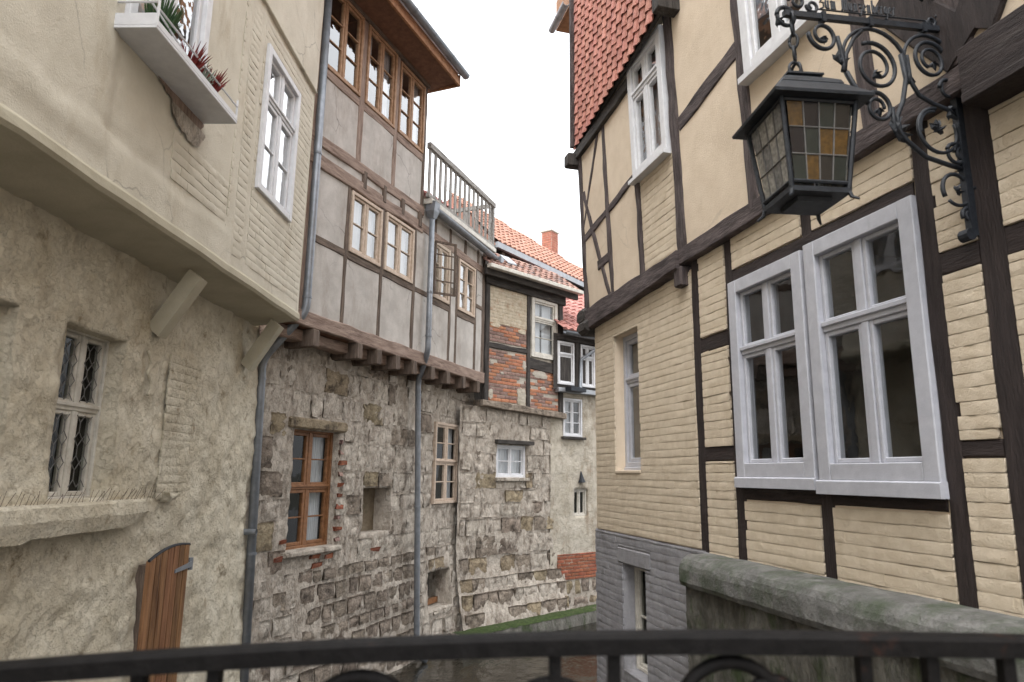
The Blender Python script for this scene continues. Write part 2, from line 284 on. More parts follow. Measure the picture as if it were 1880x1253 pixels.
def sheet(fr, name, u0, u1, z0, z1, o, m, res=.06, amp=.0, ns=2.5, holes=(), reveal=.15, amp2=0, ns2=12, parent=None, kind=None, smooth=True, edge=None, flare=None, label=None):
    """wall skin with uneven relief; holes = (u0,u1,z0,z1[,depth]) become openings with reveals"""
    def lines(a, b, cuts):
        L = sorted(set([a,b]+[c for c in cuts if a < c < b])); out = []
        for p, q in zip(L, L[1:]):
            k = max(1, int(round((q-p)/res))); out += [p+(q-p)*i/k for i in range(k)]
        return out+[b]
    us = lines(u0, u1, [h[0] for h in holes]+[h[1] for h in holes]); zs = lines(z0, z1, [h[2] for h in holes]+[h[3] for h in holes])
    mb = MB(); idx = {}
    def off(u, z):
        p = Vector((u, o*3+fr.s*5, z)); d = 0
        if amp: d += amp*fbm(p*ns)
        if amp2: d += amp2*fbm(p*ns2+Vector((9,9,9)), 3)
        if flare: d += flare(u, z)
        return d
    def vid(i, k):
        if (i,k) not in idx:
            idx[(i,k)] = len(mb.v); mb.v.append(fr.V(us[i], o+off(us[i],zs[k]), zs[k]))
        return idx[(i,k)]
    def inh(u, z):
        for h in holes:
            if h[0] < u < h[1] and h[2] < z < h[3]: return True
    for i in range(len(us)-1):
        for k in range(len(zs)-1):
            if not inh((us[i]+us[i+1])/2, (zs[k]+zs[k+1])/2):
                mb.f.append((vid(i,k), vid(i+1,k), vid(i+1,k+1), vid(i,k+1)))
    for h in holes:
        d = h[4] if len(h) > 4 else reveal
        iu = [i for i,u in enumerate(us) if h[0]-1e-6 <= u <= h[1]+1e-6]; iz = [k for k,z in enumerate(zs) if h[2]-1e-6 <= z <= h[3]+1e-6]
        loop = [(i,iz[0]) for i in iu]+[(iu[-1],k) for k in iz[1:]]+[(i,iz[-1]) for i in reversed(iu[:-1])]+[(iu[0],k) for k in reversed(iz[1:-1])]
        ids = [vid(*q) for q in loop]; back = []
        for q in loop: back.append(len(mb.v)); mb.v.append(fr.V(us[q[0]], o-d, zs[q[1]]))
        n = len(ids)
        for k in range(n): mb.f.append((ids[k], ids[(k+1)%n], back[(k+1)%n], back[k]))
    return mb.build(name, m, parent or fr.root, smooth=smooth, fix=False, kind=kind, label=label)

def subtract(rects, hole):
    out = []
    for (a,b,c,d) in rects:
        h0,h1,h2,h3 = hole[:4]
        if h1 <= a or h0 >= b or h3 <= c or h2 >= d: out.append((a,b,c,d)); continue
        if h0 > a: out.append((a,h0,c,d))
        if h1 < b: out.append((h1,b,c,d))
        x0, x1 = max(a,h0), min(b,h1)
        if h2 > c: out.append((x0,x1,c,h2))
        if h3 < d: out.append((x0,x1,h3,d))
    return out

# one brick: unit length 1 x height 1, built around its centre, front rounded, soft uneven face
def brick_variants(name, m, L=.24, H=.07, D=.022, n=6, rough=.004, rnd=.006, head=1.0):
    vs = []
    for k in range(n):
        mb = MB(); nx, nz = 7, 4; sd = random.random()*90; ids = {}
        for i in range(nx+1):
            for j in range(nz+1):
                fx, fz = i/nx, j/nz; x = (fx-.5)*L; z = (fz-.5)*H
                ez = min(fz,1-fz)*H; ex = min(fx,1-fx)*L; o = D - rnd*(max(0, 1-ez/.009)**2*(.55+.6*noise.noise(Vector((x*7,sd,1+round(fz))))) + head*max(0,1-ex/.010)**2) + rough*min(1,ex/.03+.15)*fbm(Vector((x*16,z*22,sd)), 3)
                z += .0035*noise.noise(Vector((x*9,sd,z*5)))
                ids[i,j] = len(mb.v); mb.v.append((x,o,z))
        for i in range(nx):
            for j in range(nz): mb.f.append((ids[i,j], ids[i+1,j], ids[i+1,j+1], ids[i,j+1]))
        loop = [(i,0) for i in range(nx+1)]+[(nx,j) for j in range(1,nz+1)]+[(i,nz) for i in range(nx-1,-1,-1)]+[(0,j) for j in range(nz-1,0,-1)]
        bk = []
        ed = []
        for q in loop: v = mb.v[ids[q]]; bk.append(len(mb.v)); mb.v.append((v[0], -.004, v[2])); ed.append(len(mb.v)); mb.v.append(v)
        for a in range(len(loop)): b = (a+1) % len(loop); mb.f.append((ed[a], ed[b], bk[b], bk[a]))
        me = bpy.data.meshes.new(name); me.from_pydata(mb.v, [], mb.f); me.materials.append(MATS[m])
        me.polygons.foreach_set('use_smooth', [True]*len(me.polygons)); vs.append(me)
    return vs
def brick_layout(rect, holes=(), L=.25, H=.078, gap=.006, zbase=0, phase=0, hg=.6, merge=0):
    """courses of running bond inside rect, cut at the edges and round holes -> (uc, zc, len, height)"""
    u0,u1,z0,z1 = rect; out = []; k0 = int(math.floor((z0-zbase)/H)); k = k0
    while zbase+k*H < z1-.008:
        a, b = max(z0, zbase+k*H), min(z1, zbase+(k+1)*H)
        if b-a > .018:
            s = phase+(k%2)*L*.5 + .03*math.sin(k*5.1); j = int(math.floor((u0-s)/L))
            while s+j*L < u1:
                n_ = 1
                while random.random() < merge and n_ < 3: n_ += 1
                p, q = max(u0, s+j*L), min(u1, s+(j+n_)*L)
                for (x0,x1,y0,y1) in (lambda R: __import__('functools').reduce(subtract, holes, R))([(p,q,a,b)]):
                    if x1-x0 > .03 and y1-y0 > .018: out.append(((x0+x1)/2, (y0+y1)/2, x1-x0-gap*hg, y1-y0-gap))
                j += n_
        k += 1
    return out
def lay_bricks(fr, name, items, variants, o, parent=None, limit=300, cam_local=None, L=.24, H=.07, stuffname='brick_courses', pick=None):
    """the nearest `limit` bricks are pieces of their own, the rest one joined part"""
    if cam_local is not None: items = sorted(items, key=lambda t: (Vector((t[0],0,t[1]))-cam_local).length)
    for t in items[:limit]:
        me = random.choice(variants if pick is None else pick(t))
        V = fr.V(t[0], o+random.uniform(-.002,.002), t[1])
        ob = inst(name, me, parent or fr.root, V, (t[2]/L, fr.s, t[3]/H))
        if fr.lean: ob.rotation_euler = (-math.atan(fr.lean)*fr.s, 0, 0)
    rest = items[limit:]
    if rest:
        by = {}
        for t in rest:
            me = random.choice(variants if pick is None else pick(t)); by.setdefault(me.materials[0].name, []).append((t,me))
        for mn, lst in by.items():
            mb = MB()
            for t, me in lst:
                i = len(mb.v); mb.v += [tuple(Vector(fr.V(t[0], o, t[1]))+Vector((v.co.x*t[2]/L, v.co.y*fr.s, v.co.z*t[3]/H))) for v in me.vertices]
                mb.f += [tuple(i+k for k in p.vertices) for p in me.polygons]
            mb.build(stuffname, mn, parent or fr.root, smooth=True, fix=False, kind='stuff')

def stone(fr, name, u0, u1, z0, z1, o, m, depth=.07, rough=.02, parent=None, round_=.03, jit=.018, flat=1.0):
    """rubble block: skewed outline, bulging weathered face"""
    nx = max(4, int((u1-u0)/.045)); nz = max(4, int((z1-z0)/.045)); mb = MB(); ids = {}; sd = random.random()*100
    c = [Vector((u0+random.uniform(0,jit), z0+random.uniform(0,jit))), Vector((u1-random.uniform(0,jit), z0+random.uniform(0,jit))),
         Vector((u1-random.uniform(0,jit), z1-random.uniform(0,jit))), Vector((u0+random.uniform(0,jit), z1-random.uniform(0,jit)))]
    po = random.uniform(-.010,.010)*flat; tu = random.uniform(-.03,.03)*flat; tz = random.uniform(-.03,.03)*flat
    for i in range(nx+1):
        for j in range(nz+1):
            fx, fz = i/nx, j/nz; p = c[0].lerp(c[1],fx).lerp(c[3].lerp(c[2],fx),fz)
            p = p + Vector((noise.noise(Vector((p.x*7,p.y*7,sd))), noise.noise(Vector((p.x*7,p.y*7,sd+40)))))*.010
            e = min(min(fx,1-fx)*(u1-u0), min(fz,1-fz)*(z1-z0)); q = Vector((p.x,p.y,sd*.1))
            d = po + tu*(fx-.5)+tz*(fz-.5) - round_*max(0,1-e/.05)**2 + rough*fbm(q*7,4) + rough*.55*fbm(q*26,3)
            ids[i,j] = len(mb.v); mb.v.append(fr.V(p.x, o+d, p.y))
    for i in range(nx):
        for j in range(nz): mb.f.append((ids[i,j], ids[i+1,j], ids[i+1,j+1], ids[i,j+1]))
    loop = [(i,0) for i in range(nx+1)]+[(nx,j) for j in range(1,nz+1)]+[(i,nz) for i in range(nx-1,-1,-1)]+[(0,j) for j in range(nz-1,0,-1)]
    bk = []
    for q in loop:
        v = mb.v[ids[q]]; bk.append(len(mb.v)); mb.v.append((v[0], v[1]-fr.s*depth, v[2]))
    for a in range(len(loop)): b = (a+1) % len(loop); mb.f.append((ids[loop[a]], ids[loop[b]], bk[b], bk[a]))
    return mb.build(name, m, parent or fr.root, smooth=True, fix=False)
def ashlar(fr, rect, holes, o, pick, hmin=.2, hmax=.34, wmin=.2, wmax=.5, gap=.012, flare=None, rough=.02, **kw):
    u0,u1,z0,z1 = rect; z = z0
    while z < z1-.08:
        h = min(random.uniform(hmin,hmax), z1-z)
        if z1-z-h < .1: h = z1-z
        u = u0-random.uniform(0,.2)
        while u < u1:
            w = random.uniform(wmin,wmax); a, b = max(u,u0), min(u+w,u1); u += w
            if b-a < .07: continue
            zz = z+.03*noise.noise(Vector((a*1.2,z*3,4))); rs = [(a,b,zz,zz+h)]
            for hl in holes: rs = subtract(rs, (hl[0]-.01,hl[1]+.01,hl[2]-.01,hl[3]+.01))
            for (x0,x1,y0,y1) in rs:
                if x1-x0 > .06 and y1-y0 > .06:
                    uc, zc = (x0+x1)/2, (y0+y1)/2; mm = pick(uc,zc)
                    if mm: stone(fr, 'stone', x0+gap/2, x1-gap/2, y0+gap/2, y1-gap/2, o+(flare(uc,zc) if flare else 0), mm, rough=rough, **kw)
        z += h

def window(fr, u0, u1, z0, z1, o, fm, sm=None, casing=.07, proud=.02, deep=.06, cols=2, transom=None, rows=(1,1), sash=.045, bar=.022, sill=None, gl='glass', room=True, curtain=None, name='window', label=None, mull=.05, roomd=.35, room_m='dark_room', sash_in=.025):
    """casing + leaves with their bars and panes. transom = height of the cross rail; rows = pane rows (above, below)"""
    sm = sm or fm; mb = MB(); o1 = o+proud; o0 = o-deep
    def bx(mb, a, b, c, d, p, q):
        i = len(mb.v)
        ch = min(.006, (b-a)*.25, (d-c)*.25)
        mb.loft([[fr.V(a,p,c),fr.V(b,p,c),fr.V(b,p,d),fr.V(a,p,d)], [fr.V(a,q-ch,c),fr.V(b,q-ch,c),fr.V(b,q-ch,d),fr.V(a,q-ch,d)], [fr.V(a+ch,q,c+ch),fr.V(b-ch,q,c+ch),fr.V(b-ch,q,d-ch),fr.V(a+ch,q,d-ch)]])
    bx(mb, u0, u0+casing, z0, z1, o0, o1); bx(mb, u1-casing, u1, z0, z1, o0, o1)
    bx(mb, u0+casing, u1-casing, z1-casing, z1, o0, o1-.002); bx(mb, u0+casing, u1-casing, z0, z0+casing, o0, o1-.002)
    a, b, c, d = u0+casing, u1-casing, z0+casing, z1-casing
    w = mb.build(name, fm, fr.root, label=label)
    fo = o1-sash_in
    lev = [(c,d,rows[1])] if transom is None else [(c, transom-mull/2, rows[1]), (transom+mull/2, d, rows[0])]
    fx = MB()
    if transom is not None:
        bx(fx, a, b, transom-mull/2, transom+mull/2, o0, fo+.012); bx(fx, a, b, transom+mull*.1, transom+mull/2+.012, fo, fo+.028)
    cw = (b-a)/cols
    for k in range(1, cols):
        for (p,q,_) in lev: bx(fx, a+cw*k-mull/2, a+cw*k+mull/2, p, q, o0, fo+.010)
    if fx.v: fx.build('mullion', fm, w)
    for (p,q,nr) in lev:
        for k in range(cols):
            x0 = a+cw*k+(mull/2 if k else 0); x1 = a+cw*(k+1)-(mull/2 if k < cols-1 else 0); s = MB()
            bx(s, x0, x0+sash, p, q, fo-.05, fo); bx(s, x1-sash, x1, p, q, fo-.05, fo); bx(s, x0+sash, x1-sash, p, p+sash, fo-.05, fo-.001); bx(s, x0+sash, x1-sash, q-sash, q, fo-.05, fo-.001)
            g0, g1, h0, h1 = x0+sash, x1-sash, p+sash, q-sash
            for r in range(1, nr): y = h0+(h1-h0)*r/nr; bx(s, g0, g1, y-bar/2, y+bar/2, fo-.045, fo-.006)
            sh = s.build('sash', sm, w)
            for r in range(nr):
                y0 = h0+(h1-h0)*r/nr+(bar/2 if r else 0); y1 = h0+(h1-h0)*(r+1)/nr-(bar/2 if r < nr-1 else 0)
                gm = MB(); tl = random.uniform(-.003,.003); t2 = random.uniform(-.003,.003)
                gm.quad(fr.V(g0,fo-.03+tl,y0), fr.V(g1,fo-.03-tl,y0), fr.V(g1,fo-.03-tl+t2,y1), fr.V(g0,fo-.03+tl+t2,y1)); gm.build('pane', gl, w, fix=False)
    if sill:
        e, h, pr = sill; s = MB(); s.loft([[fr.V(x,o0,z0-h),fr.V(x,o0,z0),fr.V(x,o1+pr*.2,z0+.002),fr.V(x,o1+pr,z0-.008),fr.V(x,o1+pr,z0-h)] for x in (u0-e,u1+e)]); s.build('sill', fm, w)
    if curtain:
        s = MB(); n = 44; oc = fo-.12
        for (x0,x1) in curtain:
            A, B = a+(b-a)*x0, a+(b-a)*x1
            s.loft([[fr.V(A+(B-A)*k/n, oc+.018*math.sin(k*1.15)+.008*math.sin(k*.37+zz*3), zz) for k in range(n+1)] for zz in (c-.02,(c+d)/2,d+.02)], closed=False)
        s.build('curtain', 'curtain', w, smooth=True, fix=False)
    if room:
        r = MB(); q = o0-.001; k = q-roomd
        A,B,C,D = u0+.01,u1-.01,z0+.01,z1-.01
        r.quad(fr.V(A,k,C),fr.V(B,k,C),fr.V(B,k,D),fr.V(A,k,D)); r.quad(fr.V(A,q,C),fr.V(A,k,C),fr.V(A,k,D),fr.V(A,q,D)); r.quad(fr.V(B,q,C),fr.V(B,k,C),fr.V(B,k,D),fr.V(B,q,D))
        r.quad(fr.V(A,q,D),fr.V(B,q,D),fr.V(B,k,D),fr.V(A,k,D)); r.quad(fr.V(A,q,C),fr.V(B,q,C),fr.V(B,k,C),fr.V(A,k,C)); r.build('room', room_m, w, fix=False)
    return w
def blob(fr, name, u, z, ru, rz, o, m, parent=None, dome=.008):
    """ragged patch of leftover render"""
    mb = MB(); sd = random.random()*60; n = 30; mb.v.append(fr.V(u,o+dome,z))
    for t, rr in ((0,.55),(1,.95),(2,1.0)):
        for k in range(n):
            a = 2*math.pi*k/n; w = 1+.35*fbm(Vector((math.cos(a)*1.7,math.sin(a)*1.7,sd)),4); mb.v.append(fr.V(u+ru*rr*w*math.cos(a), o+(dome*.8,dome*.5,-.01)[t], z+rz*rr*w*math.sin(a)))
    for k in range(n):
        k2 = (k+1)%n; mb.f.append((0,1+k,1+k2)); mb.f.append((1+k,1+n+k,1+n+k2,1+k2)); mb.f.append((1+n+k,1+2*n+k,1+2*n+k2,1+n+k2))
    return mb.build(name, m, parent or fr.root, fix=False)
def panel(fr, u0, u1, z0, z1, o, m, name='infill_panel', amp=.008):
    return sheet(fr, name, u0, u1, z0, z1, o, m, res=.12, amp=amp, ns=1.4, amp2=.003, ns2=9)
def half_gutter(fr, name, u0, u1, o, z, r, m, parent=None, drop=0):
    mb = MB(); n = 9; k = 14; rings = []
    for t in (0,1):
        for i in range(k+1): pass
    def arc(u, rr, zz): return [fr.V(u, o+rr*math.cos(math.pi+math.pi*j/n), zz+rr*math.sin(math.pi+math.pi*j/n)) for j in range(n+1)]
    N = max(2, int((u1-u0)/.6)); rings = []
    for i in range(N+1):
        u = u0+(u1-u0)*i/N; zz = z+drop*i/N; rings.append(arc(u, r, zz)+list(reversed(arc(u, r-.006, zz))))
    mb.loft(rings)
    g = mb.build(name, m, parent or fr.root, smooth=False)
    for i in range(1, N):                                   # joint bands
        u = u0+(u1-u0)*i/N; zz = z+drop*i/N; b = MB(); b.loft([arc(x, r+.005, zz)+list(reversed(arc(x, r+.001, zz))) for x in (u-.012,u+.012)]); b.build('joint_band', m, g)
    return g
def pipe(root, name, pts, r, m, bands=()):
    P = [Vector(p) for p in pts]; out = [P[0]]
    for i in range(1, len(P)-1):
        a, b, c = P[i-1], P[i], P[i+1]; d1 = (a-b).normalized(); d2 = (c-b).normalized(); k = min(.12, (a-b).length*.45, (c-b).length*.45)
        for t in range(7): f = t/6; out.append((b+d1*k).lerp(b,f).lerp(b.lerp(b+d2*k,f),f))
    out.append(P[-1]); mb = MB(); mb.tube(out, r, 14); o = mb.build(name, m, root, smooth=True)
    for (p, q) in bands:
        b = MB(); b.tube([p, q], r+.006, 14); b.build('pipe_clamp', m, o, smooth=False)
    return o

# ================================================================== THE SETTING
mb = MB(); mb.quad((-40,-30,0),(40,-30,0),(40,60,0),(-40,60,0)); o = mb.build('canal_water', 'water'); o['kind'] = 'structure'
mb = MB(); mb.quad((-300,-300,-.6),(300,-300,-.6),(300,300,-.6),(-300,300,-.6)); o = mb.build('ground', 'embank'); o['kind'] = 'structure'

# ================================================================== RIGHT: cream half-timbered house
RH = facade('half_timbered_house', 'cream half-timbered house with dark beams, white windows and red tile-hung gable', (2.49,4.05), -15, 1)
CAMR = Vector((-3.27,0,3.0)); rt = RH.root
SLIT = (3.89,4.60,3.05,4.73); PWIN = (3.83,4.44,.85,2.0)
# masonry skins behind the bricks, end wall, backing
sheet(RH, 'wall', 2.40,5.22,2.32,5.06,.0, 'cream', res=.08, amp=.006, ns=2, holes=[SLIT+(.16,)])
sheet(RH, 'wall', -2.6,2.50,1.9,5.25,-.006, 'cream', res=.1, amp=.004, holes=[(1.02,1.95,2.95,4.69,.02),(-.04,.93,2.92,4.70,.02)])
sheet(RH, 'plinth', 2.2,5.26,-.4,2.335,.012, 'grey_brick', res=.08, amp=.006, holes=[PWIN+(.2,)])
mb = MB(); mb.quad(RH.V(5.22,0,2.3),RH.V(5.22,-5,2.3),RH.V(5.22,-5,5.1),RH.V(5.22,0,5.1)); mb.quad(RH.V(5.42,.06,5.1),RH.V(5.42,-5,5.1),RH.V(5.42,-5,11),RH.V(5.42,.06,11)); mb.build('end_wall', 'cream', rt, fix=False)
mb = MB(); mb.quad(RH.V(5.26,.012,-.4),RH.V(5.26,-5,-.4),RH.V(5.26,-5,2.335),RH.V(5.26,.012,2.335)); mb.quad(RH.V(2.2,.012,2.335),RH.V(5.26,.012,2.335),RH.V(5.26,-.1,2.337),RH.V(2.2,-.1,2.337)); mb.build('plinth_end', 'grey_brick', rt, fix=False)
# footing step of the plinth
fbox(RH, 'footing', 4.4,5.34,0,.09,-.4,.38, 'embank', bev=.03)
sheet(RH, 'wall', -9,-2.6,-.4,13.0,.0, 'cream', res=.4, amp=.005)  # unseen run behind the camera, added to hold back skylight
# bricks
CB = brick_variants('brick', 'cream_brick', D=.013, rnd=.003, head=.02, n=12, rough=.0045); GB = brick_variants('plinth_brick', 'grey_brick', D=.013, rnd=.0035, head=.05, n=8, rough=.0045)
items = []
items += brick_layout((2.66,5.21,2.345,5.04), [SLIT], hg=.0, gap=.004, merge=.45)
for rc in ((2.06,2.51,2.3,3.145),(2.06,2.51,3.275,4.17),(2.06,2.51,4.32,5.12),          # between posts a and b
           (1.0,1.93,4.83,5.16),(-.06,.87,4.83,5.17),                                    # over the windows
           (1.0,1.92,2.05,2.82),(-.06,.87,2.05,2.82),                                   # below the windows
           (-.435,-.19,2.05,3.12),(-.435,-.19,3.22,4.18),(-.435,-.19,4.32,5.12),
           (-1.1,-.60,2.05,4.18),(-1.1,-.60,4.34,5.02)):
    items += brick_layout(rc, phase=random.random()*.2, hg=.0, gap=.004, merge=.45)
lay_bricks(RH, 'brick', items, CB, .006, cam_local=CAMR)
lay_bricks(RH, 'plinth_brick', brick_layout((2.45,5.255,.1,2.325), [PWIN, (3.7,4.55,2.0,2.19)], H=.082, hg=.0, gap=.004, merge=.4), GB, .012, cam_local=CAMR, H=.07, stuffname='plinth_courses')
fbox(RH, 'plinth_lintel', 3.70,4.56,-.1,.03,2.0,2.19, 'grey_brick', bev=.02)
# timber frame of the ground floor
T = 'timber_dark'
for (u,w,z0,z1) in ((2.585,.15,2.2,5.16),(1.99,.14,2.1,5.2),(.935,.13,1.95,5.24),(-.125,.135,1.9,5.26),(-.515,.17,1.8,5.45),(-1.2,.2,1.8,5.3)):
    timber(RH, 'post', (u,z0),(u-.004,z1), w, -.1,.012, T, wob=.006)
for (a,b,z,w) in ((2.06,2.515,4.245,.145),(2.06,2.515,3.21,.13),(-.05,1.93,2.88,.12),(-.05,1.93,4.775,.115),(-.435,-.19,4.25,.14),(-.435,-.19,3.17,.10),(-1.1,-.6,4.26,.165)):
    timber(RH, 'rail', (a,z),(b,z), w, -.1,.010, T, wob=.006)
# main beam at the upper floor, sagging towards the far corner, with its carved end and joist end
timber(RH, 'main_beam', (2.76,5.185),(5.40,5.10), .20, -.1,.115, 'timber_weather', w2=.30, wob=.016)
timber(RH, 'main_beam', (-.56,5.265),(2.755,5.21), .17, -.1,.085, 'timber_weather', w2=.18, wob=.014)
timber(RH, 'main_beam', (-2.6,5.22),(-.565,5.22), .36, -.1,.15, T, wob=.01)
timber(RH, 'moulding', (-2.6,5.055),(-.60,5.055), .06, -.05,.20, T, wob=.006)
fbox(RH, 'beam_console', 5.20,5.50,-.25,.17,4.90,5.10, 'timber_black', bev=.05)
fbox(RH, 'beam_console', 5.32,5.58,-.22,.14,5.05,5.30, 'timber_black', bev=.05)
fbox(RH, 'joist_end', 2.70,2.84,-.1,.10,4.90,5.10, 'timber_weather', bev=.012)
# upper storey, tipping outwards
RU = RH.sub(off=.06, lean=.035, z0=5.2)
W2 = (2.81,3.65,6.42,7.9); W3 = (.50,1.40,6.40,8.1)
for (a,b,c,d) in ((4.5,5.42,5.1,6.4),(4.5,5.42,6.4,8.0),(3.6,4.5,5.15,6.45),(3.6,4.5,6.45,8.0),(2.68,3.6,7.9,8.4),(1.45,2.68,5.2,6.68),(1.45,2.68,6.68,13.0),(.16,1.45,5.25,6.4),(.16,.5,6.4,13.0),(.5,1.45,8.1,13.0),(-.9,.16,5.25,13.0),(-2.6,-.9,5.3,13.0)):  # unseen tops raised to shut sky out of the lane below
    panel(RU, a, b, c, d, 0, 'cream', amp=.012)
panel(RU, 2.68,3.6,5.15,6.42,-.012, 'cream')
lay_bricks(RU, 'brick_panel_brick', brick_layout((2.77,3.56,5.27,6.40), hg=.0, gap=.004, merge=.45), CB, -.012, cam_local=CAMR)
TW = 'timber_weather'
for (a,b,w) in (((5.36,5.15),(5.42,8.0),.13),((4.46,5.15),(4.55,8.0),.095),((3.63,5.2),(3.60,7.9),.10),((2.70,5.2),(2.66,13.0),.165),((1.48,5.25),(1.49,13.0),.15),((.16,5.3),(.19,13.0),.15),((-.52,5.35),(-.5,13.0),.2),((-1.4,5.35),(-1.4,13.0),.2)):
    timber(RU, 'post', a, b, w, -.08,.018, TW, wob=.013)
timber(RU, 'rail', (5.32,6.28),(3.67,6.50), .11, -.08,.016, TW, wob=.012)
timber(RU, 'brace', (4.62,7.75),(5.36,6.42), .06, -.08,.013, TW)
timber(RU, 'brace', (5.31,6.95),(4.86,5.88), .09, -.08,.014, TW); timber(RU, 'brace', (4.87,5.90),(4.50,5.15), .09, -.08,.0145, TW)
timber(RU, 'rail', (4.90,5.76),(4.52,5.78), .14, -.08,.0155, TW)
timber(RU, 'brace', (2.60,6.60),(1.54,6.77), .17, -.08,.016, TW, wob=.015)
timber(RU, 'brace', (-.56,5.42),(-.05,6.1), .3, -.08,.03, T, w2=.24); timber(RU, 'brace', (-.62,5.5),(-1.3,6.5), .3, -.08,.028, T)
window(RU, *W2, 0, 'white_paint', casing=.10, proud=.05, cols=2, transom=7.44, sash=.04, mull=.07, sill=(.02,.05,.05), gl='glass_sky', room_m='room_wall', curtain=((0,1),), label='tall white window under the tiles')  # curtain drawn full to whiten the panes in place of sky reflection
window(RU, *W3, 0, 'white_paint', casing=.11, proud=.05, cols=2, transom=7.5, sash=.045, mull=.07, sill=(.02,.06,.05), gl='glass_sky', room_m='room_wall')
# ground-floor windows
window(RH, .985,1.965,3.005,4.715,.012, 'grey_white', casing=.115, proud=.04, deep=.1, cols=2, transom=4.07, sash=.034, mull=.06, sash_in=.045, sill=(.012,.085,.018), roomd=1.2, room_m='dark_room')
window(RH, -.065,.945,2.99,4.735,.012, 'grey_white', casing=.115, proud=.04, deep=.1, cols=2, transom=4.07, sash=.034, mull=.065, sash_in=.045, sill=(.012,.095,.022), roomd=1.2)
window(RH, SLIT[0]-.02,SLIT[1],SLIT[2]+.06,SLIT[3],-.155, 'grey_white', casing=.06, proud=.04, deep=.04, cols=1, transom=4.16, sash=.05, mull=.06, sill=(-.01,.05,.02), roomd=.3, room_m='room_wall')
fbox(RH, 'sill', SLIT[0]+.005,SLIT[1]-.005,-.15,.03,3.035,3.07, 'cream')
window(RH, PWIN[0],PWIN[1],PWIN[2],PWIN[3],-.16, 'old_white', casing=.04, proud=.03, deep=.04, cols=2, rows=(1,2), sash=.03, mull=.03, gl='glass_dim', roomd=.3)
# tile-hung gable: pantiles in overlapping courses on a boarded ground
def pantile():
    mb = MB(); W, H = .182, .235; n = 10; prof = []
    for k in range(n+1):
        x = k/n; prof.append(((x-.5)*W, .022*math.sin(x*2*math.pi)*(1 if x < .5 else .75)+.002))
    for t, (zz, oo) in enumerate(((-H/2,.030),(H/2,.0))):
        for (x,y) in prof: mb.v.append((x, y+oo, zz))
    for t, (zz, oo) in enumerate(((-H/2,.016),(H/2,-.012))):
        for (x,y) in prof: mb.v.append((x, y+oo, zz))
    m_ = n+1
    for k in range(n):
        mb.f += [(k,k+1,m_+k+1,m_+k), (2*m_+k,3*m_+k,3*m_+k+1,2*m_+k+1), (k,2*m_+k,2*m_+k+1,k+1), (m_+k,m_+k+1,3*m_+k+1,3*m_+k)]
    mb.f += [(0,m_,3*m_,2*m_), (n,2*m_+n,3*m_+n,m_+n)]
    me = bpy.data.meshes.new('roof_tile'); me.from_pydata(mb.v, [], mb.f); me.materials.append(MATS['tile_red']); return me
PT = pantile()
mb = MB(); TB = lambda u, o, z: RH.V(u, o+.16+(5.5-u)*.055, z)
mb.loft([[TB(u,-.05,7.72+(5.5-u)*.045),TB(u,-.005,7.72+(5.5-u)*.045),TB(u,-.005,11.2),TB(u,-.05,11.2)] for u in (5.50,2.50)]); cl = mb.build('tile_cladding', 'timber_black', rt)
for c in range(17):
    u = 5.44-c*.174
    for r in range(21):
        z = 7.83+(5.5-u)*.045+r*.167
        inst('roof_tile', PT, cl, TB(u, .006+random.uniform(-.003,.003), z), (1,1,1), (random.uniform(-.015,.015), random.uniform(-.02,.02), -.055))
fbox(RH, 'verge_board', 5.50,5.56,.0,.24,7.75,11.2, 'timber_weather')
timber(RH, 'eaves_beam', (3.68,7.70),(5.52,7.60), .16, .02,.20, 'timber_black', wob=.008)  # dark beam added to stand for the shadow under the tile edge
fbox(RH, 'purlin_end', 2.42,2.56,.05,.40,7.80,8.02, 'timber_black', bev=.012); fbox(RH, 'purlin_end', 5.42,5.58,.0,.32,7.42,7.62, 'timber_black', bev=.02)
# eave of the rear roof wing peeping past the gable
fbox(RH, 'eaves_box', 5.62,6.30,-.6,.20,10.20,10.75, 'eave_wood'); half_gutter(RH, 'gutter', 5.60,6.32,.27,10.22,.06,'zinc_light')
# iron-free rope of the lamp
mb = MB(); mb.tube([RH.V(-.40,.03,4.98),RH.V(-.405,.03,4.40),RH.V(-.41,.035,4.33)], .004, 6); mb.tube([RH.V(-.405,.03,4.52),RH.V(-.405,.03,4.46)], .011, 8); mb.build('lamp_cable', 'wire', rt)

# ================================================================== RIGHT: low canal wall in front of the house
cw = thing('canal_wall', 'mossy grey canal wall with rounded coping below the cream house', 'wall', (2.49,4.05,0), R_(105)); CW = Fr(cw, 1)
mb = MB(); rings = []
for i in range(46):
    u = -2.6+5.07*i/45+(.02 if i == 45 else 0); ring = []
    for (o,z) in ((.335,2.06),(.352,2.10),(.352,2.20),(.34,2.245),(.31,2.285),(.25,2.315),(.10,2.325),(-.04,2.325)):
        q = Vector((u*2,o*4,z*4)); ring.append(CW.V(u, o+.010*fbm(q*1.5), z+.007*fbm(q*2+Vector((5,5,5)))))
    ring += [CW.V(u,-.04,2.06)]
    rings.append(ring)
mb.loft(rings); mb.build('coping', 'coping', cw, smooth=False)
sheet(CW, 'wall_face', -2.6,2.44,-.4,2.10,.30, 'embank', res=.055, amp=.05, ns=1.6, amp2=.014, ns2=9)
mb = MB(); mb.quad(CW.V(2.44,.31,-.4),CW.V(2.44,-.05,-.4),CW.V(2.44,-.05,2.10),CW.V(2.44,.31,2.10)); mb.build('wall_end', 'embank', cw, fix=False)
for (a,b,zz,oo,hh) in ((2.3,2.9,.05,.34,.30),(3.0,3.5,.0,.2,.22),(1.2,2.2,.0,.42,.34),(.2,1.1,.0,.45,.38)):
    stone(CW, 'mossy_stone', a, b, zz-.2, zz+hh, oo, 'moss', depth=.4, rough=.06, round_=.09)

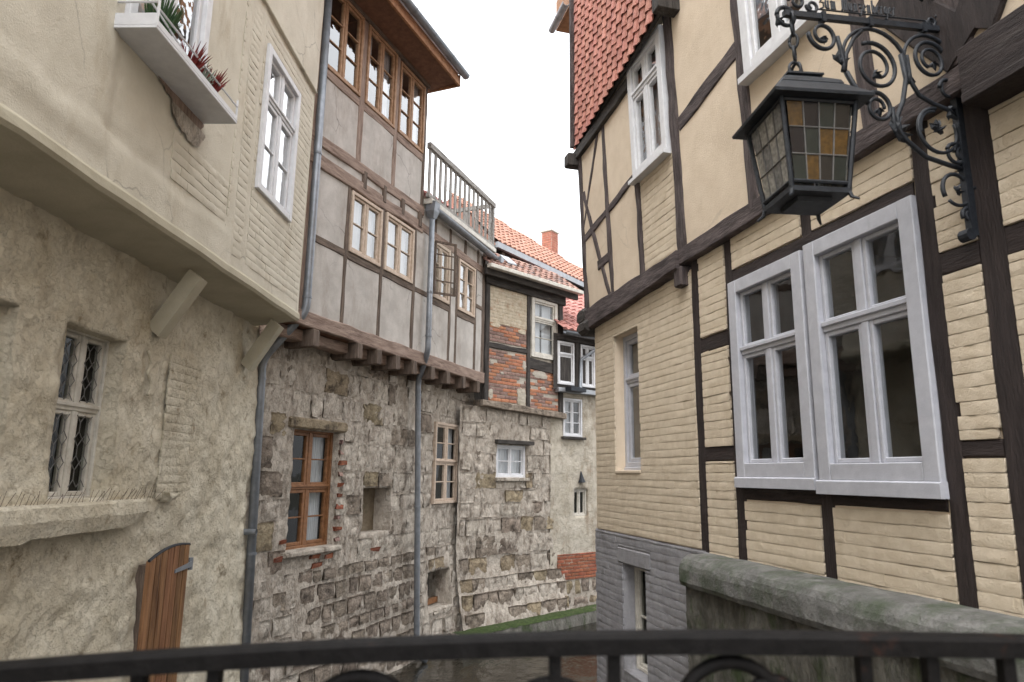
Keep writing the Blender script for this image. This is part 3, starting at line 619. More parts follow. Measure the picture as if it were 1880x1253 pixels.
# ================================================================== LEFT: cream plastered house with overhanging upper floor
LH = facade('plastered_house', 'cream plastered house with overhanging upper floor, leaded window and brown plank door', (-2.7,3.3), 1.5, -1)
lt = LH.root; CAML = Vector((-3.23,0,3.0))
WA = (3.17,4.16,5.82,7.44); WB = (.86,1.93,6.02,7.75)
def sst(x, w): x = max(0,min(1,x/w+.5)); return x*x*(3-2*x)
def lrel(u, z):
    w1 = .03*fbm(Vector((u*3,z*3,1))); w2 = .05*fbm(Vector((u*2.2,1,z)))
    d = .014*sst(.83-u+w1*.4,.02)*sst(z-5.02,.03) + .012*sst(5.17-z+w2,.05)*sst(2.75-u,.2)        # older coat to the left, beam under the render
    d += .012*sst(.05-abs(u-2.72)+w1*.2,.02) + .010*sst(.045-abs(u-3.05)+w1*.2,.02)                  # posts showing through
    d -= .012*math.exp(-((z-5.19-w2)/.03)**2)*sst(1.9-u,.4)*sst(u-.8,.1)*(1+noise.noise(Vector((u*4,0,0))))   # crack along the beam
    return d
sheet(LH, 'upper_wall', -2.4,4.69,4.80,7.84,0, 'left_plaster', res=.045, amp=.005, ns=1.1, amp2=.003, ns2=9, flare=lrel, holes=[(WA[0]+.03,WA[1]-.03,WA[2]+.03,WA[3]-.03,.08),(WB[0]+.03,WB[1]-.03,WB[2]+.03,WB[3]-.03,.1)])
sheet(LH, 'gable_plaster', -9,4.70,7.80,13.5,.035, 'left_plaster', res=.12, amp=.010, ns=.9)  # unseen top raised high to cut skylight on the lower walls
fbox(LH, 'plaster_edge', -9,4.70,-.02,.04,7.775,7.80, 'left_plaster', bev=.012)
mb = MB(); mb.quad(LH.V(4.69,0,4.8),LH.V(4.69,-3,4.8),LH.V(4.69,-3,13.5),LH.V(4.70,.035,13.5)); mb.build('side_wall', 'left_plaster', lt, fix=False)
sheet(LH, 'upper_wall', -9,-2.4,4.80,7.84,0, 'left_plaster', res=.3, amp=.005); sheet(LH.sub(off=-.5), 'lower_wall', -9,-2.4,-.4,4.76,.05, 'rough_plaster', res=.2, amp=.03)  # unseen wall behind the camera, added to close the lane to skylight
# faint painted brickwork showing through round the far window
LB = brick_variants('brick', 'left_brick', D=.010, rough=.0045, rnd=.0065, head=.15, n=10)
LBW = brick_variants('wall_brick', 'rough_plaster', D=.010, rough=.0045, rnd=.0065, head=.1, n=6)
it = brick_layout((2.62,4.66,4.98,7.74), [(WA[0]-.03,WA[1]+.03,WA[2]-.04,WA[3]+.03),(2.66,2.78,5.0,7.7),(3.0,3.1,5.0,7.7)], gap=.003, hg=.1)
it += brick_layout((1.62,2.60,5.22,5.62), gap=.003, hg=.1)
lay_bricks(LH, 'brick', it, LB, -.004, cam_local=CAML)
# soffit of the overhang, its edge roll and two struts
mb = MB(); N = 60; rings = []
for i in range(N+1):
    u = -9+13.69*i/N; w = .012*fbm(Vector((u*1.7,0,0)))
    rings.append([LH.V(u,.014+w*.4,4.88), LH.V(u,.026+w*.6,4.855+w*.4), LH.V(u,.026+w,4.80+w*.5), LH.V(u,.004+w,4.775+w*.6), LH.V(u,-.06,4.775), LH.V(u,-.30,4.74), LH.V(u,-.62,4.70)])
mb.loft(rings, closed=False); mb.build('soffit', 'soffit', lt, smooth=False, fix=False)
L0 = LH.sub(off=-.5)
def strut(u):
    mb = MB(); rings = []
    for k in range(9):
        f = k/8; o = -.02+.32*f; z = 4.22+.52*f; w = .065+.006*noise.noise(Vector((f*4,u,0))); nx, nz = -.14*.78, .14*.62
        rings.append([L0.V(u-w,o,z),L0.V(u+w,o,z),L0.V(u+w,o-nx*1.0,z-nz),L0.V(u-w,o-nx*1.0,z-nz)])
    mb.loft(rings); mb.build('strut', 'soffit', lt)
strut(2.52); strut(4.46)
# ground-floor wall
LW = (1.43,2.16,2.79,4.03); LO = (.35,.96,2.79,4.03); DO = (2.68,3.36)
flare = lambda u, z: .10*max(0,(2.2-z))/2.2
sheet(L0, 'lower_wall', -2.4,5.12,-.4,4.76,0, 'rough_plaster', res=.03, amp=.035, ns=1.5, amp2=.024, ns2=6.5, holes=[LW+(.20,),LO+(.3,)], flare=flare)
mb = MB(); mb.quad(L0.V(5.12,.1,-.4),L0.V(5.12,-2,-.4),L0.V(5.12,-2,4.8),L0.V(5.12,0,4.8)); mb.build('side_wall', 'rough_plaster', lt, fix=False)
lay_bricks(L0, 'wall_brick', brick_layout((2.85,3.45,2.75,4.05), gap=.003, hg=.0), LBW, .006, cam_local=CAML)
# leaded casement in the deep reveal
fbox(L0, 'jamb', LW[0]-.02,1.58,-.22,-.10,LW[2]-.02,LW[3]+.02, 'rough_plaster', bev=.02)
lw = window(L0, 1.56,LW[1]+.03,LW[2]-.03,LW[3]+.03,-.17, 'old_white', casing=.045, proud=.03, deep=.03, cols=2, transom=3.46, sash=.035, mull=.05, gl='glass_dim', roomd=.4, label='white casement window with leaded panes')
mb = MB()
for (c0,c1) in ((1.64,1.82),(1.905,2.09)):
    for (z0,z1) in ((2.87,3.41),(3.51,3.96)):
        nc = 2; nr = 3; dw = (c1-c0)/nc; dh = (z1-z0)/nr
        for i in range(nc+1):
            x = c0+dw*i
            for j in range(nr):
                y = z0+dh*j; s = .055
                if i < nc:
                    xm = x+dw/2; mb.tube([L0.V(xm,-.155,y+s),L0.V(xm,-.155,y+dh-s)], .0035, 5)
                    for e in (-1,1): mb.tube([L0.V(xm,-.155,y+s),L0.V(xm+e*dw/2,-.155,y)], .0035, 5); mb.tube([L0.V(xm,-.155,y+dh-s),L0.V(xm+e*dw/2,-.155,y+dh)], .0035, 5)
mb.build('leading', 'lead', lw, kind='stuff')
window(L0, LO[0]-.02,LO[1]+.02,LO[2]-.03,LO[3]+.03,-.27, 'grey_white', casing=.045, proud=.03, deep=.03, cols=2, transom=3.46, sash=.035, mull=.05, gl='glass_dim', roomd=.4)
# long uneven plaster ledge under the windows with bird spikes
mb = MB(); rings = []
for i in range(71):
    u = -2.4+5.15*i/70; t = min(1,(2.75-u)/.5); w = .012*fbm(Vector((u*3,1,0))); zb = 2.56+.03*noise.noise(Vector((u*1.3,0,3)))+(.09*(1-t) if t < 1 else 0)-.02*(u < 1.2)
    d = .13*max(.25,min(1,t+.2)); rings.append([L0.V(u,-.1,2.77),L0.V(u,d*.85+w,2.768+w*.3),L0.V(u,d+w,2.75+w*.4),L0.V(u,d+.01+w*1.5,2.66),L0.V(u,d*.9+w,zb+w),L0.V(u,-.1,zb-.02)])
mb.loft(rings); mb.build('ledge', 'rough_plaster', lt, smooth=False)
mb = MB()
for i in range(46):
    u = .9+i*.041+random.uniform(-.01,.01)
    if i % 9 == 4: continue
    mb.tube([L0.V(u,.06,2.76),L0.V(u+random.uniform(-.03,.03),.09+random.uniform(-.02,.03),2.83+random.uniform(0,.04))], .0016, 4)
mb.build('bird_spikes', 'wire', lt, kind='stuff')
stone(L0, 'wall_stub', 2.93,3.13,2.72,2.82,.10, 'rough_plaster', depth=.15)
# S-shaped wall anchor
mb = MB(); mb.tube([L0.V(2.42+.09*math.sin(t*1.0)*(1 if t < 3.14 else -1)*.6+.07*t/6.3, .035, 4.0-.37*t/6.28) for t in [6.28*k/24 for k in range(25)]], .014, 8); mb.build('wall_anchor', 'rough_plaster', lt, smooth=True)
# plank door with an arched head
dd = fbox(L0, 'door', DO[0]+.01,DO[1]-.01,-.02,.085,.3,2.22, 'timber_brown', label='brown plank door with segmental arched head')
nb = 7; bw = (DO[1]-DO[0])/nb
for i in range(nb):
    a, b = DO[0]+bw*i+.003, DO[0]+bw*(i+1)-.003
    zt = lambda u: 2.235+.10*(1-((u-3.15)/.5)**2)
    mb = MB(); mb.loft([[L0.V(a,.08,z0),L0.V(b,.08,z1),L0.V(b,.112,z1),L0.V((a+b)/2+.02,.120,(z0+z1)/2),L0.V(a+.006,.114,z0)] for (z0,z1) in ((.3,.3),(1.3,1.3),(zt(a),zt(b)))]); mb.build('board', 'door_wood', dd)
mb = MB(); mb.tube([L0.V(a_,.105,2.242+.10*(1-((a_-3.15)/.5)**2)) for a_ in [DO[0]+(DO[1]-DO[0])*k/12 for k in range(13)]], .014, 6); mb.build('door_rim', 'iron', dd)
mb = MB(); mb.loft([[L0.V(3.10,.118,2.10),L0.V(3.10,.128,2.10),L0.V(3.10,.128,2.13),L0.V(3.10,.118,2.13)],[L0.V(3.41,.118,2.12),L0.V(3.41,.13,2.12),L0.V(3.41,.13,2.17),L0.V(3.41,.118,2.17)]]); mb.tube([L0.V(3.41,.11,2.09),L0.V(3.41,.11,2.2)], .022, 8); mb.build('hinge', 'zinc', dd)
mb = MB(); mb.tube([L0.V(4.83,.0,2.32),L0.V(4.83,.16,2.32)], .035, 12, caps=False); mb.build('pipe_stub', 'zinc', lt)
# windows of the upper floor
window(LH, *WA, .012, 'white_paint', casing=.075, proud=.025, deep=.09, cols=2, transom=6.90, rows=(1,2), sash=.045, mull=.06, sash_in=.04, gl='glass_sky', curtain=((0,1),), label='white casement window in the upper wall')
window(LH, *WB, .012, 'white_paint', casing=.085, proud=.025, deep=.1, cols=2, transom=7.2, rows=(1,1), sash=.05, mull=.06, sash_in=.04, gl='glass_sky', curtain=((0,.45),))
# damaged render below the flower box
for (mm,off,uu,zz) in (('timber_red',.016,(1.30,2.03),(5.88,5.78)),('stone_mortar',.021,(1.52,2.06),(5.80,5.64))):   # render fallen away under the box, ragged lower edge
    mb = MB(); top = []; bot = []
    for k in range(29):
        f = k/28; u = uu[0]+(uu[1]-uu[0])*f; e = zz[1]+(zz[0]-zz[1])*(.55*abs(2*f-1)**2)+.09*noise.noise(Vector((u*6,off*90,0)))+.04*noise.noise(Vector((u*21,off*90,0)))
        top.append(LH.V(u,off+.006*noise.noise(Vector((u*9,2,0))),zz[0])); bot.append(LH.V(u,off,min(zz[0]-.01,e)))
    mb.loft([top,bot], closed=False); mb.build('bare_patch', mm, lt, fix=False)

# flower box hung under the near window
fb = thing('flower_box', 'white metal flower box hung under the left upper window', 'flower box', (-2.7,3.3,0), R_(88.5)); FB = Fr(fb, -1)
b0,b1 = .75,2.02
fbox(FB, 'tray', b0,b1,.0,.30,5.88,5.905, 'white_paint', bev=.004)
mb = MB(); mb.box(b0,b1,-.30,-.288,5.905,5.945); mb.box(b0,b0+.012,-.29,0,5.905,5.99); mb.box(b1-.012,b1,-.29,0,5.905,5.945); mb.build('rim', 'white_paint', fb)
mb = MB(); mb.tube([FB.V(b0,.295,6.03),FB.V(b1-.01,.295,6.03)], .008, 6)
for u in (b0+.01,b1-.012): mb.tube([FB.V(u,.295,5.9),FB.V(u,.295,6.09)], .010, 6)
mb.tube([FB.V(b0+.01,.295,6.08),FB.V(b0+.01,.0,6.08)], .008, 6); mb.tube([FB.V(b0+.4,.295,5.94),FB.V(b0,.2,6.14)], .008, 6); mb.build('guard_rail', 'white_paint', fb)
def plant(u, o, m, label, n, h, spread, leafw, name, z=5.91):
    t = thing(name, label, 'plant', (-2.7,3.3,0), R_(88.5), 'plants in the flower box'); mb = MB()
    for i in range(n):
        a = random.uniform(0,6.28); r = spread*random.random()**.5; p = Vector(FB.V(u+.25*r*math.cos(a), o+.25*r*math.sin(a), z)); q = Vector(FB.V(u+r*math.cos(a), o+r*math.sin(a)+.04, z+h*random.uniform(.6,1)))
        d = (q-p); s = d.cross(Vector((random.random(),random.random(),.1))).normalized()*leafw; s2 = d.cross(s).normalized()*leafw
        k = len(mb.v)
        for f, w in ((0,.5),(.5,1),(1,.08)):
            c = p.lerp(q,f); mb.v += [tuple(c+s*w),tuple(c+s2*w),tuple(c-s*w),tuple(c-s2*w)]
        for a_ in range(2):
            for j in range(4): mb.f.append((k+a_*4+j, k+a_*4+(j+1)%4, k+a_*4+4+(j+1)%4, k+a_*4+4+j))
    mb.build('foliage', m, t); fbm_ = MB(); fbm_.tube([FB.V(u,o,5.906),FB.V(u,o,5.99)], [.045,.055], 12); fbm_.build('pot', 'tile_old', t)
plant(1.36,.17,'plant_red','dark red spiky heather nearest the middle of the flower box',60,.26,.17,.010,'heather')
plant(1.66,.17,'plant_red','dark red spiky heather near the far end of the flower box',60,.25,.17,.010,'heather')
plant(1.52,.19,'plant_grey','grey-green silvery plant between the two red heathers',70,.18,.12,.007,'silver_plant')
plant(.98,.16,'plant_green','small dark green conifer at the near end of the flower box',160,.38,.14,.007,'dwarf_conifer')

# ================================================================== LEFT MIDDLE: grey half-timbered house on a stone base
MH = facade('timber_house', 'grey plaster half-timbered house on old stone base, with roof terrace balustrade', (-2.65,8.3), 21.5, -1)
mt = MH.root; CAMM = Vector((-6.75,0,3.0))
# upper storeys: plaster infill
P = lambda *a: panel(MH, *a, 0, 'grey_plaster')
for a in ((-.05,.88,6.0,7.05),(-.05,.88,4.95,6.0),(.88,1.78,4.95,6.0),(1.78,2.77,4.95,6.0),(2.77,3.3,4.95,6.0),(2.77,3.3,6.0,7.1),
          (-.05,1.2,7.1,7.4),(1.2,1.75,7.1,7.4),(1.75,2.3,7.1,7.4),(2.3,2.92,7.1,7.4),
          (-.05,1.0,7.4,8.33),(1.0,1.98,7.4,8.33),(1.98,2.95,7.4,8.33),
          (3.3,4.12,4.95,5.97),(4.12,4.36,4.95,7.1),(4.36,5.22,4.95,5.97),(5.22,5.63,4.95,6.3),(5.22,5.63,6.3,7.1),
          (2.95,3.45,7.1,7.5),(3.45,4.05,7.1,7.5),(4.05,4.7,7.1,7.5),(4.7,5.3,7.1,7.5),(5.3,5.63,7.1,7.5)): P(*a)
B = 'timber_brown'; RD = 'timber_red'
for (u,w,z0,z1,mm) in ((.0,.10,4.98,9.75,RD),(.86,.075,4.98,7.0,B),(1.77,.09,4.98,7.0,B),(2.76,.09,4.98,7.0,B),(1.02,.13,7.46,9.75,RD),(1.985,.10,7.46,9.75,RD),(2.93,.10,7.3,9.75,B),
                       (3.30,.09,4.98,7.05,B),(4.09,.09,4.98,7.05,B),(4.37,.07,4.98,7.05,B),(5.21,.09,4.98,7.05,B),(5.60,.12,4.98,7.5,B)):
    timber(MH, 'post', (u,z0),(u,z1), w, -.08,.014, mm, wob=.008)
for (a,b,z,w,mm) in ((.05,.83,6.0,.11,B),(.90,1.73,5.99,.11,B),(1.81,2.72,5.99,.11,B),(2.80,3.26,6.0,.10,B),(3.34,4.05,5.95,.12,B),(4.40,5.17,5.95,.12,B),(5.25,5.55,6.3,.09,B),(4.13,4.34,6.33,.12,B),
                     (.05,.96,8.37,.14,RD),(1.085,1.935,8.36,.14,RD),(2.035,2.88,8.36,.14,RD)):
    timber(MH, 'rail', (a,z),(b,z), w, -.08,.012, mm, wob=.008)
timber(MH, 'beam', (-.05,7.35),(2.98,7.42), .17, -.08,.024, RD, wob=.012); timber(MH, 'beam', (-.05,7.06),(2.98,7.12), .19, -.08,.028, RD, wob=.014)
timber(MH, 'beam', (2.98,7.14),(5.62,7.10), .15, -.08,.020, RD, wob=.012)
for u in (1.2,1.74,2.29,2.86,3.45,4.05,4.70,5.3): timber(MH, 'joist_end', (u,7.10),(u,7.47 if u > 2.9 else 7.36), .10, -.08,.034 if u < 2.9 else .012, B)
timber(MH, 'sole_beam', (-.35,4.90),(5.66,4.89), .20, -.12,.035, RD, wob=.014)
timber(MH, 'wall_plate', (-.35,4.71),(5.66,4.73), .15, -.3,-.11, RD, wob=.010)
for u in (.28,1.26,1.76,2.29,2.82,3.44,4.03,4.68,5.33): fbox(MH, 'joist_end', u-.06,u+.06,-.42,.06,4.57,4.795, 'timber_brown', bev=.012)
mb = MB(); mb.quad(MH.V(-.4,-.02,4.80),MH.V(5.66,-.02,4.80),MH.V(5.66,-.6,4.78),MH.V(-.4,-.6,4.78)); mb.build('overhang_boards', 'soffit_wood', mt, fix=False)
mb = MB(); mb.quad(MH.V(-.05,-.01,4.9),MH.V(-.05,-4,4.9),MH.V(-.05,-4,9.9),MH.V(-.05,-.01,9.9)); mb.quad(MH.V(2.97,-.02,7.5),MH.V(2.97,-4,7.5),MH.V(2.97,-4,10.2),MH.V(2.97,-.02,9.9)); mb.build('side_wall', 'grey_plaster', mt, fix=False)
mb = MB(); mb.quad(MH.V(5.65,-.01,4.8),MH.V(5.65,-4,4.8),MH.V(5.65,-4,7.5),MH.V(5.65,-.01,7.5)); mb.build('side_wall', 'grey_plaster', mt, fix=False)
# windows
for i, (a,b,c,d) in enumerate(((.10,.96,8.44,9.74),(1.09,1.93,8.42,9.74),(2.04,2.88,8.43,9.70))):
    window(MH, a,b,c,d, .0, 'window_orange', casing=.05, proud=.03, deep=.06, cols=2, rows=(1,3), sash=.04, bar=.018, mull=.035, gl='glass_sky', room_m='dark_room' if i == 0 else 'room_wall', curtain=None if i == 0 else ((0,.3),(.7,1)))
for (a,b,c,d) in ((.91,1.72,6.05,6.96),(1.83,2.70,6.05,6.98)):
    window(MH, a,b,c,d, .0, 'window_tan', casing=.05, proud=.03, deep=.06, cols=2, rows=(1,2), sash=.04, bar=.018, mull=.03, gl='glass_sky', room_m='room_wall', curtain=((0,1),))
w6 = window(MH, 3.35,4.04,6.02,7.05, .0, 'window_tan', casing=.06, proud=.03, deep=.08, cols=2, rows=(1,3), sash=.04, bar=.018, mull=.03, gl='glass_sky', room_m='room_wall', curtain=((.3,1),))
window(MH, 4.41,5.16,6.02,7.02, .0, 'window_tan', casing=.05, proud=.03, deep=.06, cols=2, rows=(1,3), sash=.035, bar=.018, mull=.03, gl='glass_sky', room_m='room_wall', curtain=((0,.5),))
def open_leaf(u, w_, z0, z1, ang, nr=4):                      # casement leaf standing open
    ca, sa = math.cos(ang), math.sin(ang); V = lambda x, t, z: MH.V(u+x*ca-t*sa, .04+x*sa+t*ca, z); mb = MB()
    def bar(x0,x1,p,q): mb.loft([[V(x0,0,p),V(x1,0,p),V(x1,.03,p),V(x0,.03,p)],[V(x0,0,q),V(x1,0,q),V(x1,.03,q),V(x0,.03,q)]])
    bar(0,.035,z0,z1); bar(w_-.035,w_,z0,z1); bar(.035,w_-.035,z0,z0+.035); bar(.035,w_-.035,z1-.035,z1)
    for r in range(1,nr): y = z0+(z1-z0)*r/nr; bar(.035,w_-.035,y-.008,y+.008)
    lf = mb.build('open_leaf', 'timber_brown', w6)
    g = MB(); g.quad(V(.035,.015,z0+.035),V(w_-.035,.015,z0+.035),V(w_-.035,.015,z1-.035),V(.035,.015,z1-.035)); g.build('pane', 'glass', w6, fix=False)
open_leaf(3.37, .42, 6.06, 7.02, R_(38))
# eaves: soffit boards, fascia, gutter, roof
mb = MB(); E0 = .52
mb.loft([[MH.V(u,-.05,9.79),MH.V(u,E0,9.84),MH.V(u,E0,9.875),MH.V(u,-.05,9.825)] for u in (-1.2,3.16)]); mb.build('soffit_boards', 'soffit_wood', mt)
fbox(MH, 'wall_plate', -.1,3.0,-.06,.05,9.73,9.80, 'timber_brown')
fbox(MH, 'fascia', -1.2,3.18,E0-.01,E0+.03,9.78,9.96, 'eave_wood'); fbox(MH, 'bargeboard', 3.16,3.20,-.3,E0+.02,9.78,10.0, 'eave_wood')
half_gutter(MH, 'gutter', -1.2,3.24,E0+.11,10.0,.075,'zinc')
mb = MB(); mb.loft([[MH.V(u,E0+.06,9.99),MH.V(u,E0+.06,10.03),MH.V(u,-2.6,12.5),MH.V(u,-2.6,12.4)] for u in (-1.2,3.25)]); mb.build('roof', 'tile_old', mt)
# terrace: deck edge, gutter with hopper, balustrade
fbox(MH, 'terrace_edge', 3.0,5.86,-.3,.16,7.56,7.66, 'old_white', bev=.01)
mb = MB(); mb.quad(MH.V(3.0,-.3,7.60),MH.V(5.86,-.3,7.60),MH.V(5.86,-4,7.6),MH.V(3.0,-4,7.6)); mb.build('terrace_deck', 'timber_weather', mt, fix=False)
half_gutter(MH, 'gutter', 3.14,5.95,.14,7.52,.075,'zinc',drop=-.06)
mb = MB(); mb.loft([[MH.V(3.02,.03,7.66),MH.V(3.20,.03,7.66),MH.V(3.20,.22,7.60),MH.V(3.02,.22,7.60)],[MH.V(3.02,.03,7.44),MH.V(3.20,.03,7.44),MH.V(3.20,.20,7.44),MH.V(3.02,.20,7.44)],[MH.V(3.07,.06,7.32),MH.V(3.17,.06,7.32),MH.V(3.17,.16,7.32),MH.V(3.07,.16,7.32)]]); mb.build('hopper', 'zinc', mt)
fbox(MH, 'gutter_end', 5.90,6.05,.04,.26,7.36,7.50, 'zinc')
bal = fbox(MH, 'balustrade', 2.97,5.90,.04,.12,8.58,8.69, 'grey_wood', label='weathered wooden balustrade of the roof terrace')
fbox(MH, 'bottom_rail', 2.97,5.90,.05,.11,7.67,7.75, 'grey_wood', parent=bal)
for i in range(15):
    u = 3.03+i*.2035; fbox(MH, 'baluster', u-.035,u+.035,.062,.088,7.74,8.60, 'grey_wood', parent=bal, bev=.004)
fbox(MH, 'post', 5.84,5.90,-.0,.06,7.66,8.60, 'grey_wood', parent=bal)
for i in range(9): fbox(MH, 'baluster', 5.86,5.89,-.35-i*.25,-.29-i*.25,7.66,8.58, 'grey_wood', parent=bal, bev=.004)
fbox(MH, 'side_rail', 5.85,5.90,-2.6,.04,8.59,8.68, 'grey_wood', parent=bal)
mb = MB()
for k in range(7):
    z = 7.85+k*.1; mb.tube([MH.V(4.9+j*.1,.10+.02*random.random(),z+.03*math.sin(j*1.3+k)) for j in range(11)], .004, 4)
mb.build('string_wires', 'wire', mt, kind='stuff')
# ---- stone base
BF = MH.sub(off=-.35)
SW = (.54,1.52,2.02,3.56); NI = (2.22,3.00,2.11,2.78); S2 = (4.40,5.34,2.48,3.93); HO = (4.28,5.08,.68,1.31)
HOLES = [SW,NI,S2,HO]
fl = lambda u, z: (.10*max(0,1.9-z)/1.9 + .22*max(0,(u-4.2)/1.4)**1.5*max(0,1.6-z)/1.6)
sheet(BF, 'stone_base', -.45,6.1,-.4,4.80,-.045, 'stone_mortar', res=.04, amp=.028, ns=2.2, amp2=.020, ns2=9, holes=[SW+(.22,),NI+(.34,),S2+(.06,),HO+(.4,)], flare=fl)
def pk(u, z):
    if .9 < u < 3.9 and z < 1.75: return 'stone_dark'
    if u < .5 and random.random() < .5: return None if random.random() < .4 else 'stone_dark'
    r = random.random(); return None if r < .20 else ('stone_ochre' if r < .24 else 'stone_dark' if r < .29 else 'stone_crust')
ashlar(BF, (-.3,5.9,1.75,4.62), HOLES+[(.40,1.64,3.56,3.72)], -.026, pk, hmin=.24, hmax=.42, wmin=.25, wmax=.62, gap=.006, flare=fl, rough=.030, round_=.018, flat=.55)
ashlar(BF, (-.2,5.9,-.2,1.75), HOLES, -.022, pk, hmin=.20, hmax=.30, wmin=.18, wmax=.42, gap=.035, flare=fl, rough=.022, round_=.016, flat=.6)
fbox(BF, 'lintel', .40,1.64,-.2,.015,3.57,3.71, 'stone_ochre', bev=.02); fbox(BF, 'sill', .44,1.62,-.2,.06,1.94,2.015, 'stone_crust', bev=.02)
for i in range(10):                                            # red brick repairs in the window jamb
    z = 2.05+i*.15; stone(BF, 'jamb_brick', 1.53,1.53+random.uniform(.08,.16), z, z+.07, .0, random.choice(('brick_dark','brick_purple')), depth=.12, rough=.012, round_=.01)
for (a,b,z) in ((1.0,1.25,1.86),(1.3,1.5,1.85),(.4,.5,2.1),(.3,.45,1.9),(2.45,2.7,1.82),(1.05,1.3,1.75)): stone(BF, 'repair_brick', a,b,z,z+.075,.0,'brick_dark', rough=.012, round_=.01)
window(BF, .52,1.54,2.0,3.585, -.17, 'window_brown', casing=.055, proud=.03, deep=.04, cols=2, transom=2.80, rows=(2,2), sash=.045, bar=.02, mull=.05, gl='glass_low', roomd=.5, curtain=((.62,1),), label='brown four-leaf window in the stone base')
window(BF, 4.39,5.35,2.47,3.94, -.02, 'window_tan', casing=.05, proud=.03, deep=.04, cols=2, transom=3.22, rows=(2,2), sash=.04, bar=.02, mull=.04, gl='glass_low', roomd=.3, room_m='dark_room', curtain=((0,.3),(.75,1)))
mb = MB(); mb.quad(BF.V(2.2,-.345,2.0),BF.V(3.05,-.345,2.0),BF.V(3.05,-.345,2.9),BF.V(2.2,-.345,2.9)); mb.build('niche_back', 'footing', mt, fix=False)
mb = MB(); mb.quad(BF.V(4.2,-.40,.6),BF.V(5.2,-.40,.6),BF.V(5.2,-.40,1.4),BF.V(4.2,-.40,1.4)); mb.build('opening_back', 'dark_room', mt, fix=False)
fbox(BF, 'opening_frame', 4.30,5.06,-.26,-.20,.70,.80, 'window_brown'); fbox(BF, 'opening_frame', 4.30,4.36,-.26,-.20,.80,1.28, 'window_brown')
mb = MB(); mb.quad(BF.V(4.36,-.23,.80),BF.V(5.04,-.23,.80),BF.V(5.04,-.23,1.28),BF.V(4.36,-.23,1.28)); mb.build('pane', 'glass', mt, fix=False)
# ---- downpipes (world points brought into the house frame)
inv = (Matrix.Translation((-2.65,8.3,0)) @ Matrix.Rotation(R_(68.5),4,'Z')).inverted(); Wp = lambda x,y,z: inv @ Vector((x,y,z))
p1 = [Wp(-2.585,8.33,11.5),Wp(-2.585,8.33,4.98),Wp(-3.06,8.27,4.36),Wp(-2.95,8.29,-.3)]
pipe(mt, 'downpipe', p1, .052, 'zinc', [(Wp(-2.585,8.33,7.1),Wp(-2.585,8.33,7.13)),(Wp(-2.585,8.33,5.15),Wp(-2.585,8.33,5.18)),(Wp(-3.053,8.27,4.1),Wp(-3.053,8.27,4.13)),(Wp(-3.0,8.28,2.05),Wp(-3.0,8.28,2.08))])
p2 = [Vector(MH.V(3.12,.11,7.34)),Vector(MH.V(3.14,.11,5.0)),Vector(BF.V(3.42,.14,4.55)),Vector(BF.V(3.66,.17,.15)),Vector(BF.V(3.80,.27,.02))]
pipe(mt, 'downpipe', p2, .048, 'zinc', [(MH.V(3.13,.11,6.0),MH.V(3.13,.11,6.03)),(MH.V(3.135,.11,5.25),MH.V(3.135,.11,5.28)),(BF.V(3.44,.14,4.3),BF.V(3.44,.14,4.33)),(BF.V(3.53,.155,2.45),BF.V(3.53,.155,2.48)),(BF.V(3.62,.165,.9),BF.V(3.62,.165,.93))])

# ================================================================== BACK LEFT: narrow brick-panelled house
NH = facade('brick_house', 'narrow timber-framed house with patched red brick panels, above a stone wall', (-.55,13.6), 45, -1)
ntt = NH.root; CAMN = Vector((-9.2,0,3.0))
sheet(NH, 'brick_ground', .0,2.42,4.36,6.95,-.012, 'mortar', res=.1, amp=.004, holes=[(1.40,2.14,5.60,6.82,.02)])
BO = brick_variants('brick', 'brick_orange', L=.22,H=.062,D=.014,n=3,rough=.003); BP = brick_variants('brick', 'brick_purple', L=.22,H=.062,D=.014,n=3,rough=.003)
it = brick_layout((.11,1.22,4.46,5.53), L=.228,H=.072,gap=.012)+brick_layout((.11,1.22,5.68,6.08), L=.228,H=.072,gap=.012)+brick_layout((1.33,2.26,4.40,5.25), L=.228,H=.072,gap=.012,phase=.1)
it = [t for t in it if random.random() < .93]
lay_bricks(NH, 'brick', it, BO, -.010, cam_local=CAMN, L=.22, H=.062, pick=lambda t: BO if random.random() < .42 else BP)
BW = brick_variants('limewashed_brick', 'old_paint', L=.22,H=.062,D=.014,n=4,rough=.004,rnd=.006,head=.4)
lay_bricks(NH, 'limewashed_brick', brick_layout((.11,1.22,6.08,6.86), L=.228,H=.072,gap=.003,hg=.2), BW, -.008, cam_local=CAMN, L=.22, H=.062)
for (u,z,ru,rz,mm) in ((1.08,4.62,.13,.20,'pale_plaster'),(.18,4.6,.07,.12,'pale_plaster'),(1.66,5.14,.24,.09,'mortar'),(1.75,4.86,.10,.04,'mortar'),
                      (.3,6.04,.14,.05,'old_paint'),(1.08,6.02,.12,.06,'old_paint'),(.5,5.06,.05,.03,'mortar'),(1.15,5.3,.06,.1,'mortar'),(.2,5.25,.05,.05,'mortar')): blob(NH, 'render_patch', u,z,ru,rz,.006,mm)
K = 'timber_black'
for (u,w,z0,z1) in ((.05,.12,4.38,7.0),(1.275,.10,4.38,6.95),(2.34,.14,4.3,7.0)): timber(NH, 'post', (u,z0),(u,z1), w, -.06,.03, K, wob=.01)
timber(NH, 'rail', (.1,5.61),(1.23,5.60), .11, -.06,.02, K, wob=.012); timber(NH, 'rail', (1.32,5.38),(2.28,5.33), .24, -.06,.022, K, wob=.012)
timber(NH, 'eaves_beam', (-.05,7.0),(2.45,6.97), .26, -.08,.07, K); timber(NH, 'sole_beam', (-.1,4.40),(2.45,4.30), .13, -.2,.09, 'stone_dark', wob=.02)
